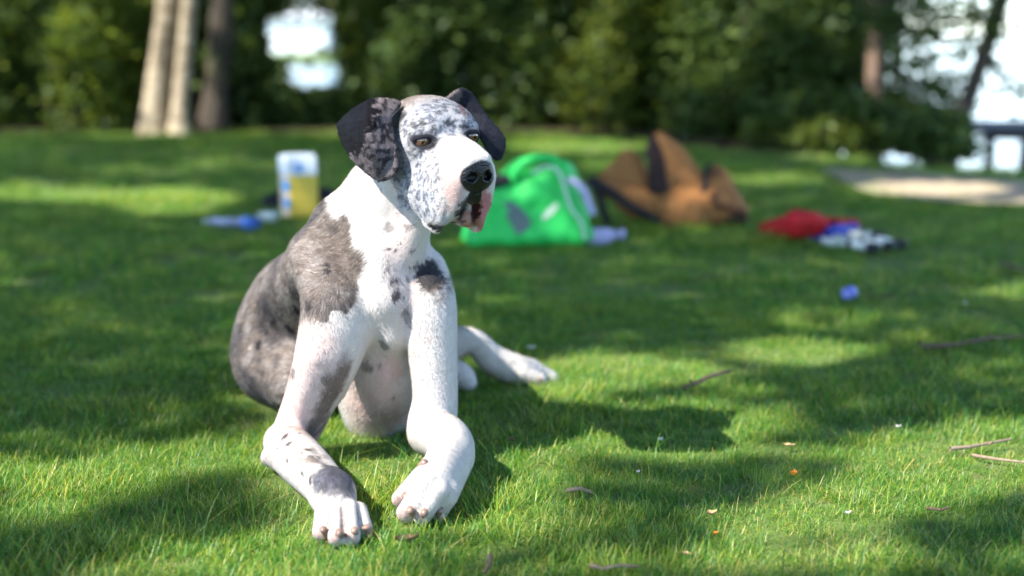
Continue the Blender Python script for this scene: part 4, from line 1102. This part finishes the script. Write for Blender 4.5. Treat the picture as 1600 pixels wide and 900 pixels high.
gt.links.new(gi.outputs[0], m2p.inputs[0]); gt.links.new(m2p.outputs[0], iop.inputs['Points'])
gt.links.new(ci.outputs[0], iop.inputs['Instance']); gt.links.new(na('kind', 'INT'), iop.inputs['Instance Index'])
cx = gt.nodes.new('ShaderNodeCombineXYZ'); gt.links.new(na('rz', 'FLOAT'), cx.inputs[2]); gt.links.new(cx.outputs[0], iop.inputs['Rotation'])
gt.links.new(na('sc', 'FLOAT'), iop.inputs['Scale']); gt.links.new(iop.outputs[0], go.inputs[0])
md_ = grass.modifiers.new('tufts', 'NODES'); md_.node_group = gt
# ================================================================= THINGS ON THE LAWN
def soft(name, groups, lo, hi, h, mat, parent=None, wrinkle=0.0, ws=18, label=None, cat=None, colour=None):
    V, F = build_skin(groups, lo, hi, h)
    V = relax(V, F, 2, .4)
    if wrinkle:
        c = V.mean(0); d = V - c; d /= np.linalg.norm(d, axis=1)[:, None]
        V = V + d * ((np.abs(fbm(V, ws, 3) - .5) * 2 - .4) * wrinkle)[:, None]
    V[:, 2] = np.maximum(V[:, 2], 0.002)
    if parent is not None: V = V - np.array(parent.location)
    o = mesh_np(name, V, F, mat)
    if parent is not None: o.parent = parent
    if label: tag(o, label, cat)
    return o
def pipe(name, pts, r, mat, parent, n=8):
    pts = [np.asarray(p, float) for p in pts]
    q = [2 * pts[0] - pts[1]] + pts + [2 * pts[-1] - pts[-2]]; out = []
    for i in range(1, len(q) - 2):
        for t in np.linspace(0, 1, 6)[:-1]:
            a, b, c, d = q[i - 1:i + 3]
            out.append((0.5 * (2 * b + (c - a) * t + (2 * a - 5 * b + 4 * c - d) * t * t + (3 * b - a - 3 * c + d) * t ** 3), r))
    out.append((pts[-1], r))
    return tube([out], mat, name, parent, n)
def cloth_mat(name, c1, c2, sc=60, rough=.75):
    m = simple_mat(name, c1, c2, sc, rough, .35, .002, .3); return m
# ---- green holdall
YB = 4.98
gb = empty('holdall', Pz(820, 384)); tag(gb, 'bright green sports bag with grey emblem and white piping on the grass', 'bag')
m_green = cloth_mat('green_nylon', (.022, .52, .085), (.04, .62, .12), 25, .5); m_lav = cloth_mat('lavender_webbing', (.42, .40, .62), (.55, .52, .74)); m_pipe = cloth_mat('pale_piping', (.45, .68, .50), (.6, .75, .62))
m_black = cloth_mat('black_cloth', (.012, .012, .016), (.03, .03, .035)); m_greym = cloth_mat('emblem_grey', (.10, .15, .15), (.15, .20, .19)); m_greyl = cloth_mat('emblem_pale', (.50, .60, .48), (.55, .66, .52))
body = [tri(P(744, 372, YB), P(913, 368, YB), P(875, 268, YB + .03), .035, .03), tri(P(744, 372, YB), P(875, 268, YB + .03), P(750, 310, YB + .05), .035, .03), tri(P(875, 268, YB + .03), P(750, 310, YB + .05), P(790, 285, YB + .05), .03, .03),
        tri(P(748, 372, YB + .14), P(905, 368, YB + .16), P(878, 272, YB + .14), .05, .06), tri(P(748, 372, YB + .14), P(755, 315, YB + .12), P(878, 285, YB + .14), .05, .06),
        cap(P(742, 372, YB - .01), P(909, 366, YB), .028, .028, .03), cap(P(900, 340, YB + .06), P(878, 275, YB + .08), .05, .035, .04)]
soft('body', [(.02, body)], P(690, 400, YB - .3) - [0, 0, .2], P(960, 200, YB + .5) + [0, 0, .15], .010, m_green, gb, .022, 9)
pipe('handle', [P(795, 292, YB + .02), P(812, 262, YB), P(835, 248, YB), P(862, 248, YB + .02), P(882, 268, YB + .04), P(884, 292, YB + .04)], .017, m_green, gb)
pipe('handle', [P(770, 296, YB + .10), P(800, 262, YB + .12), P(842, 245, YB + .12), P(872, 256, YB + .12), P(885, 285, YB + .1)], .016, m_green, gb)
pipe('piping', [P(832, 270, YB - .05), P(855, 260, YB - .05), P(872, 268, YB - .05), P(882, 295, YB - .055), P(892, 325, YB - .058), P(908, 348, YB - .058), P(914, 374, YB - .05)], .006, m_pipe, gb, 6)
soft('opening', [(.01, [ell(P(784, 282, YB + .02), (.045, .04, .022), None, .01), ell(P(772, 290, YB + .02), (.03, .03, .012), None, .01)])], P(740, 310, YB - .1), P(820, 250, YB + .15), .008, m_black, gb)
pipe('strap', [P(889, 281, YB + .0), P(902, 287, YB - .02), P(913, 300, YB - .03), P(921, 322, YB - .03), P(926, 334, YB - .02)], .013, m_lav, gb)
def decal(name, pts, mat, par, body_o):
    """flat print laid on the bag's cloth"""
    b = BVHTree.FromPolygons([v.co + par.location for v in body_o.data.vertices], [tuple(p.vertices) for p in body_o.data.polygons])
    V = []
    c = np.mean(pts, 0)
    rings = [np.array([c])] + [c + (np.array(pts) - c) * t for t in (.5, 1)]
    for rg in rings:
        for u, v in rg:
            h = b.ray_cast(Vector((0, 0, CAM_H)), Vector(ray(u, v)).normalized())
            p = np.array(h[0]) if h[0] is not None else P(u, v, YB - .05)
            V.append(p - ray(u, v) * .004)
    n = len(pts); F = [(0, 1 + j, 1 + (j + 1) % n) for j in range(n)] + [(1 + j, 1 + n + j, 1 + n + (j + 1) % n, 1 + (j + 1) % n) for j in range(n)]
    V = [tuple(np.array(v) - np.array(par.location)) for v in V]
    o = mesh_obj(name, V, F, mat); o.parent = par
    return o
bo = [c for c in gb.children if c.name.startswith('body')][0]
decal('emblem', [(786, 318), (797, 314), (810, 322), (824, 336), (830, 350), (822, 360), (808, 368), (802, 356), (792, 340)], m_greym, gb, bo)
decal('emblem', [(846, 340), (856, 326), (870, 316), (873, 322), (864, 334), (850, 344)], m_greyl, gb, bo)
# lavender bottle lying by the bag
lb = empty('small_bottle', Pz(943, 374)); tag(lb, 'pale lavender tube lying between the green bag and the rucksack', 'tube')
tube([[(Pz(915, 371, .030), .024), (Pz(922, 370, .032), .032), (Pz(945, 369, .032), .032), (Pz(952, 368, .03), .026), (Pz(955, 367, .03), .014), (Pz(964, 366, .03), .014)]], m_lav, 'tube_body', lb, 12)
tube([[(Pz(964, 366, .03), .019), (Pz(973, 365, .03), .019), (Pz(973.5, 365, .03), .002)]], m_lav, 'cap', lb, 12)

# ---- brown rucksack slumped open
YR = 5.55
rk = empty('rucksack', Pz(1060, 360)); tag(rk, 'large tan brown canvas rucksack slumped open with its flaps up', 'rucksack')
m_tan = cloth_mat('tan_canvas', (.29, .118, .034), (.39, .168, .054), 30, .8); m_dkb = cloth_mat('dark_lining', (.022, .012, .010), (.05, .022, .016)); m_tand = cloth_mat('brown_leather', (.14, .055, .020), (.20, .08, .03), 30, .7)
rb = [cap(P(975, 318, YR), P(1060, 340, YR - .05), .030, .062, .06), cap(P(1055, 335, YR - .02), P(1140, 332, YR - .02), .072, .055, .06), ell(P(1090, 322, YR + .05), (.16, .14, .11), None, .06),
      tri(P(1040, 310, YR), P(1120, 275, YR + .06), P(1150, 325, YR), .035, .05), cap(P(1120, 290, YR + .03), P(1155, 335, YR - .01), .030, .028, .04),
      tri(P(930, 287, YR), P(990, 330, YR), P(1030, 320, YR), .018, .04)]
soft('body', [(.03, rb)], P(900, 400, YR - .3) - [0, 0, .1], P(1190, 220, YR + .5) + [0, 0, .1], .010, m_tan, rk, .030, 8)
f1 = [tri(P(928, 287, YR + .02), P(982, 237, YR + .10), P(1012, 305, YR + .02), .018, .02), tri(P(928, 287, YR + .02), P(1012, 305, YR + .02), P(985, 322, YR), .022, .02), tri(P(976, 243, YR + .1), P(998, 248, YR + .1), P(1012, 305, YR + .02), .020, .02), cap(P(940, 290, YR), P(1010, 316, YR - .02), .03, .04, .03)]
soft('flap', [(.02, f1)], P(900, 350, YR - .2), P(1040, 215, YR + .35) + [.05, 0, .05], .008, m_tan, rk, .018, 9)
f2 = [tri(P(1028, 210, YR + .05), P(1066, 236, YR + .06), P(1100, 300, YR + .02), .020, .02), tri(P(1028, 210, YR + .05), P(1100, 300, YR + .02), P(1042, 312, YR + .0), .013, .01), tri(P(1100, 300, YR), P(1066, 236, YR + .06), P(1120, 300, YR + .02), .014, .01)]
soft('flap', [(.02, f2)], P(1000, 340, YR - .2), P(1150, 190, YR + .35) + [0, 0, .05], .008, m_tan, rk, .020, 9)
f3 = [tri(P(1019, 214, YR + .05), P(1029, 209, YR + .06), P(1042, 305, YR - .03), .011, .01), tri(P(1019, 214, YR + .05), P(1042, 305, YR - .03), P(1018, 296, YR - .02), .011, .01), tri(P(1013, 235, YR + .05), P(1019, 214, YR + .05), P(1018, 296, YR - .02), .011, .01)]
soft('lining', [(.01, f3)], P(990, 340, YR - .25), P(1070, 190, YR + .25), .007, m_dkb, rk)
f4 = [tri(P(1108, 272, YR + .03), P(1120, 259, YR + .03), P(1140, 300, YR), .012, .01), tri(P(1108, 272, YR + .03), P(1140, 300, YR), P(1104, 305, YR), .012, .01)]
soft('pocket_flap', [(.01, f4)], P(1080, 330, YR - .2), P(1165, 240, YR + .25), .007, m_tand, rk, .006, 20)
pipe('strap', [P(950, 350, YR - .02), P(940, 320, YR - .03), P(930, 292, YR - .02), P(921, 284, YR), P(930, 283, YR), P(950, 296, YR - .06), P(985, 322, YR - .09), P(1030, 345, YR - .12)], .016, m_black, rk)
pipe('strap', [P(1098, 300, YR - .06), P(1104, 270, YR + .0), P(1108, 258, YR + .02)], .010, m_black, rk)
pipe('strap', [P(1120, 300, YR - .07), P(1112, 312, YR - .09), P(1130, 322, YR - .1), P(1160, 330, YR - .06), P(1166, 345, YR - .05)], .012, m_tand, rk)
pipe('buckle', [P(1140, 345, YR - .09), P(1152, 338, YR - .09), P(1160, 350, YR - .09)], .013, m_dkb, rk)
# ---- red cloth, blue pouch, white tubes with black ends
m_red = cloth_mat('red_cloth', (.46, .012, .016), (.62, .02, .024), 30, .8); m_blue = cloth_mat('blue_cloth', (.03, .045, .30), (.06, .08, .42))
YC = 5.30
rc = [cap(Pz(1195, 358, .02), Pz(1245, 355, .05), .03, .06, .04), cap(Pz(1245, 350, .07), Pz(1275, 350, .07), .05, .045, .04), cap(Pz(1270, 355, .04), Pz(1335, 352, .035), .045, .025, .04), cap(Pz(1235, 345, .10), Pz(1270, 342, .10), .030, .03, .04), cap(Pz(1225, 362, .02), Pz(1255, 368, .02), .03, .025, .03), cap(Pz(1308, 350, .05), Pz(1312, 340, .08), .018, .006, .02)]
soft('red_cloth', [(.02, rc)], P(1170, 400, 4.6) - [0, 0, .05], P(1370, 290, 6.2), .009, m_red, None, .020, 16, 'crumpled bright red cloth heaped on the grass', 'cloth')
bc = [cap(Pz(1262, 368, .025), Pz(1285, 369, .025), .024, .024, .02), cap(Pz(1300, 362, .05), Pz(1335, 356, .045), .026, .022, .03), cap(Pz(1285, 366, .03), Pz(1318, 366, .04), .022, .024, .03)]
soft('blue_cloth', [(.02, bc)], P(1240, 400, 4.6) - [0, 0, .05], P(1360, 320, 6.0), .008, m_blue, None, .012, 22, 'small blue cloth tucked between the red cloth and the white tubes', 'cloth')
m_wt = simple_mat('white_tube', (.60, .66, .62), (.72, .76, .72), 20, .4, .1, .001); m_bk = simple_mat('black_rubber', (.012, .014, .02), (.03, .03, .035), 20, .6, .1, .001)
tb = empty('tube_bundle', Pz(1345, 378)); tag(tb, 'bundle of white tubes with black ends lying beside the red cloth', 'tubes')
for (a, b) in [((1285, 376, .025), (1358, 386, .022)), ((1300, 370, .032), (1385, 384, .022)), ((1318, 364, .040), (1400, 380, .024)), ((1330, 361, .034), (1368, 368, .034))]:
    p0, p1 = Pz(*a), Pz(*b); d = (p1 - p0); L = np.linalg.norm(d); d /= L
    t_ = tube([[(p0, .002), (p0 + d * .001, .0145), (p1, .0145), (p1 + d * .001, .002)]], m_wt, 'tube', tb, 10)
    e = tube([[(p1 - d * .005, .003), (p1 - d * .004, .018), (p1 + d * .035, .019), (p1 + d * .036, .003)]], m_bk, 'end_cap', tb, 10)
    e = tube([[(p0 + d * L * .55, .0160), (p0 + d * (L * .55 + .02), .0160)]], m_bk, 'ring', tb, 10)
# ---- yellow carton with white top, at left
yb = empty('carton', Pz(468, 342)); tag(yb, 'tall yellow carton with a white top and blue marks standing on the lawn', 'carton')
m_yel = simple_mat('yellow_card', (.62, .43, .045), (.72, .52, .07), 12, .5, .05, .001); m_org = simple_mat('orange_edge', (.60, .28, .08), (.70, .36, .12), 12, .5, .05, .001); m_wh = simple_mat('white_card', (.66, .70, .78), (.74, .78, .84), 12, .5, .05, .001); m_bl = simple_mat('blue_print', (.03, .22, .62), (.05, .30, .72), 12, .5, 0, .001)
pk_ = simple_mat('peach_card', (.66, .50, .36), (.74, .58, .46), 12, .5, .05, .001)
def quadbox(name, A, B, D, z0, z1, mat, tx=0.0, bulge=0.0):
    """upright panel box: ground corners A,B and depth vector D"""
    V = []
    for z in (z0, (z0 + z1) / 2, z1):
        s_ = bulge if z == (z0 + z1) / 2 else 0
        for p in (A, B, B + D, A + D):
            c = (A + B + D * .5 + (A + B) * 0) ; q_ = p + (p - (A + B + D) / 2) * s_
            V.append((q_[0] + tx * z, q_[1], z))
    F = [(3, 2, 1, 0), (8, 9, 10, 11)] + [(r_ * 4 + j, r_ * 4 + (j + 1) % 4, (r_ + 1) * 4 + (j + 1) % 4, (r_ + 1) * 4 + j) for r_ in (0, 1) for j in range(4)]
    V = [tuple(np.array(v) - np.array(yb.location)) for v in V]
    o = mesh_obj(name, V, F, mat, None, False); o.parent = yb
    bv = o.modifiers.new('soft', 'BEVEL'); bv.width = .006; bv.segments = 2
    return o
A, B = Pz(455, 343), Pz(499, 342); D = np.array([-.03, .10, 0])
A2 = Pz(447, 336)
T_ = -.035
quadbox('carton_body', A, B, D, .005, .180, m_yel, T_, .04); quadbox('carton_top', A + [-.002, -.002, 0], B + [.002, -.002, 0], D * 1.04, .178, .262, m_wh, T_, .03)
S0 = A + np.array([-.040, .045, 0]); 
quadbox('side_panel', S0, A + [-.002, .001, 0], D * .55, .006, .176, pk_, T_)
quadbox('side_top', S0, A + [-.004, .001, 0], D * .55, .176, .258, m_wh, T_)
def mark(u, v, ru, rv, name='blue_mark'):
    c = P(u, v, float(A[1]) + .012 if u < 452 else float(A[1]) - .010); n = 12
    V = [tuple(c - np.array(yb.location))] + [tuple(c + np.array([ru / FPX * 5.8 * math.cos(2 * math.pi * j / n), (.02 if u < 452 else 0) * -math.cos(2 * math.pi * j / n), rv / FPX * 5.8 * math.sin(2 * math.pi * j / n)]) - np.array(yb.location)) for j in range(n)]
    o = mesh_obj(name, V, [(0, 1 + j, 1 + (j + 1) % n) for j in range(n)], m_bl, None, False); o.parent = yb
mark(467, 262, 5, 7); mark(446, 290, 6, 10); mark(448, 317, 6, 9)
# black bundle behind the carton
bb = [cap(P(424, 318, 6.1), P(470, 308, 6.2), .045, .065, .05), cap(P(470, 308, 6.2), P(508, 312, 6.1), .06, .055, .05), cap(P(505, 316, 6.1), P(516, 326, 6.05), .045, .035, .04)]
soft('black_jacket', [(.02, bb)], P(395, 380, 5.0) - [.35, 0, .1], P(550, 270, 7.0) + [.3, 0, 0], .010, m_black, None, .025, 12, 'crumpled black jacket lying behind the yellow carton', 'jacket')
wb = empty('white_tube', Pz(418, 342)); tag(wb, 'white and grey tube leaning on the black jacket left of the carton', 'tube')
tube([[(Pz(408, 340, .02), .012), (Pz(410, 338, .03), .020), (Pz(427, 338, .085), .022), (Pz(429, 338, .092), .004)]], simple_mat('silver_plastic', (.48, .52, .50), (.62, .66, .64), 20, .4, .1, .001), 'tube_body', wb, 12)
tube([[(Pz(404, 342, .008), .009), (Pz(408, 340, .02), .010)]], m_wt, 'cap', wb, 10)
pb = empty('water_bottle', Pz(365, 348)); tag(pb, 'clear plastic bottle with blue label lying on the grass left of the carton', 'bottle')
m_cl = simple_mat('clear_plastic', (.36, .38, .56), (.52, .54, .70), 30, .2, .3, .003, .7); m_lb = simple_mat('blue_label', (.05, .15, .60), (.12, .25, .72), 15, .35, .1, .001)
tube([[(Pz(324, 346, .018), .008), (Pz(330, 346, .018), .013), (Pz(340, 346, .020), .019), (Pz(347, 347, .020), .014), (Pz(356, 347, .022), .021), (Pz(368, 347, .020), .016), (Pz(378, 348, .020), .020)]], m_cl, 'bottle_body', pb, 12)
tube([[(Pz(378, 348, .030), .010), (Pz(380, 348, .028), .026), (Pz(392, 349, .030), .029), (Pz(401, 349, .028), .026), (Pz(404, 349, .026), .010)]], m_lb, 'label', pb, 14)
tube([[(Pz(320, 346, .018), .002), (Pz(320.5, 346, .018), .012), (Pz(325, 346, .02), .012)]], m_wt, 'cap', pb, 10)
# ---- litter and twigs
m_tw = simple_mat('twig_bark', (.09, .055, .035), (.22, .15, .10), 120, .9, .6, .002); m_tl = simple_mat('pale_twig', (.19, .135, .09), (.34, .26, .18), 120, .9, .6, .002)
def twig(name, pts, r, mat, label, fork=None):
    ps = [Pz(u, v, z * .7) for u, v, z in pts]; root = empty(name, (ps[0][0], ps[0][1], 0)); tag(root, label, 'twig', 'twigs on the lawn')
    path_ = [(p + r4.normal(size=3) * r * .5, r * (1 - .6 * i / len(ps))) for i, p in enumerate(ps)]
    tube([path_], mat, 'stick', root, 6)
    if fork: tube([[(Pz(q_[0], q_[1], q_[2] * .7), r * .6 * (1 - .4 * i)) for i, q_ in enumerate(fork)]], mat, 'side_shoot', root, 6)
twig('twig', [(1068, 605, .022), (1085, 601, .028), (1110, 592, .030), (1143, 581, .034)], .0065, m_tw, 'short dark twig beyond the dog shadow, right of the hind paw', [(1085, 601, .028), (1078, 594, .045)])
twig('twig', [(1440, 543, .02), (1470, 540, .03), (1500, 536, .028), (1545, 529, .035), (1600, 521, .03), (1640, 517, .03)], .0075, m_tw, 'long dark twig running out of the right edge', [(1440, 540, .02), (1436, 533, .05)])
twig('twig', [(1485, 704, .02), (1515, 699, .024), (1545, 695, .022), (1578, 687, .03)], .0045, m_tl, 'pale knobbly twig in the bright grass near the right edge', [(1545, 695, .022), (1552, 690, .035)])
twig('twig', [(1520, 712, .015), (1555, 717, .018), (1600, 722, .018), (1630, 726, .02)], .0035, m_tl, 'straight pale twig below the knobbly one at the right edge')
twig('twig', [(888, 769, .018), (905, 767, .022), (928, 769, .02)], .0048, m_tl, 'stubby pale twig right of the front paw')
twig('twig', [(768, 866, .045), (764, 880, .03), (758, 897, .015)], .0040, m_tw, 'upright brown twig at the bottom edge')
twig('twig', [(922, 888, .016), (945, 889, .020), (970, 887, .02), (998, 882, .024)], .0042, m_tl, 'pale twig lying along the bottom edge')
twig('twig', [(1338, 462, .015), (1365, 461, .018), (1392, 461, .02)], .0060, m_tw, 'dark twig lying right of the blue wrapper')
twig('twig', [(1568, 415, .02), (1590, 423, .02), (1620, 430, .02)], .010, m_tw, 'dark twig at the right edge level with the white tubes')
twig('twig', [(1450, 795, .012), (1468, 794, .018), (1486, 796, .014)], .0032, m_tw, 'tiny dark twig in the lower right grass')
twig('twig', [(1100, 432, .015), (1135, 430, .02), (1165, 427, .018)], .007, m_tw, 'dark twig in the shaded grass below the rucksack')
# blue wrapper
wr = [ell(Pz(1326, 458, .03), (.026, .02, .020), rotz(10) @ roty(35), .01), ell(Pz(1332, 461, .02), (.018, .016, .012), roty(30), .01)]
m_wr = simple_mat('blue_foil', (.05, .06, .55), (.45, .48, .85), 45, .3, .4, .003, .6)
soft('wrapper', [(.01, wr)], P(1290, 490, 3.4) - [0, 0, .1], P(1370, 430, 4.2) + [0, .3, .08], .004, m_wr, None, .006, 60, 'small crumpled blue wrapper alone on the grass', 'wrapper')
# fallen leaves, petals
def curl_leaf(name, u, v, L, W, mat, label, cat, rz=0, z=.018, cup=.35, group=None):
    c = Pz(u, v, z * .62); V, F = [], []; L, W = L * .85, W * .85
    L, W = L * .85, W * .85
    for i in range(7):
        t = i / 6; x = (t - .5) * L; w_ = W * math.sin(math.pi * min(max(t, .03), .97)) ** .8 / 2
        for j in (-1, -.5, 0, .5, 1):
            y = j * w_; zz = cup * (abs(j) ** 2) * W * .5 + cup * L * .6 * (t - .5) ** 2 + .0012 * math.sin(9 * t + 4 * j)
            V.append((x * math.cos(rz) - y * math.sin(rz), x * math.sin(rz) + y * math.cos(rz), zz))
    for i in range(6):
        for j in range(4): F.append((i * 5 + j, (i + 1) * 5 + j, (i + 1) * 5 + j + 1, i * 5 + j + 1))
    o = mesh_obj(name, V, F, mat); o.location = tuple(c); tag(o, label, cat, group); return o
m_dl = simple_mat('dead_leaf', (.13, .065, .035), (.26, .15, .085), 90, .8, .6, .002); m_or = simple_mat('orange_petal', (.70, .22, .02), (.80, .34, .04), 90, .6, .2, .001); m_pet = simple_mat('white_petal', (.66, .62, .58), (.78, .74, .70), 90, .6, .2, .001); m_tanl = simple_mat('tan_leaf', (.46, .30, .13), (.60, .44, .22), 90, .7, .4, .001)
curl_leaf('fallen_leaf', 636, 846, .050, .026, m_dl, 'curled brown dead leaf in front of the paws', 'leaf', .3, .02, .8)
curl_leaf('fallen_leaf', 1112, 804, .026, .018, m_tanl, 'tan and orange fallen leaf in the near grass', 'leaf', .4, .022, .8)
curl_leaf('fallen_leaf', 1072, 867, .020, .012, m_tanl, 'pale tan leaf at the bottom edge, below the tan and orange one', 'leaf', -.6, .02, .8)
curl_leaf('fallen_leaf', 1232, 697, .030, .016, m_tanl, 'buff leaf in the sunlit grass above the orange petal', 'leaf', -.3, .02, .6)
curl_leaf('fallen_leaf', 800, 688, .016, .012, m_dl, 'small reddish brown leaf right of the dog leg', 'leaf', .3, .03, .8)
curl_leaf('petal', 1240, 743, .020, .016, m_or, 'bright orange petal standing in the sunlit grass', 'petal', .9, .034, 1.2)
curl_leaf('petal', 1118, 835, .012, .010, m_or, 'small orange petal below the tan and orange leaf', 'petal', .2, .024, 1.0)
curl_leaf('petal', 1032, 688, .014, .012, m_pet, 'white petal in the grass right of the dog shadow', 'petal', .5, .034, 1.)
curl_leaf('petal', 1508, 475, .020, .015, m_pet, 'white petal in the shaded grass near the right edge', 'petal', .5, .03, .8)
curl_leaf('petal', 997, 738, .012, .008, m_pet, 'tiny white petal left of the orange one', 'petal', .8, .03, .8)
curl_leaf('petal', 1325, 802, .020, .010, m_pet, 'long white petal in the bright lower right grass', 'petal', .6, .026, .6)
curl_leaf('petal', 1403, 668, .016, .011, m_pet, 'white petal at the top of the bright right hand grass', 'petal', .1, .03, .9)
curl_leaf('petal', 830, 545, .030, .020, m_pet, 'pale petal in the grass above the hind paw', 'petal', .4, .03, .8)
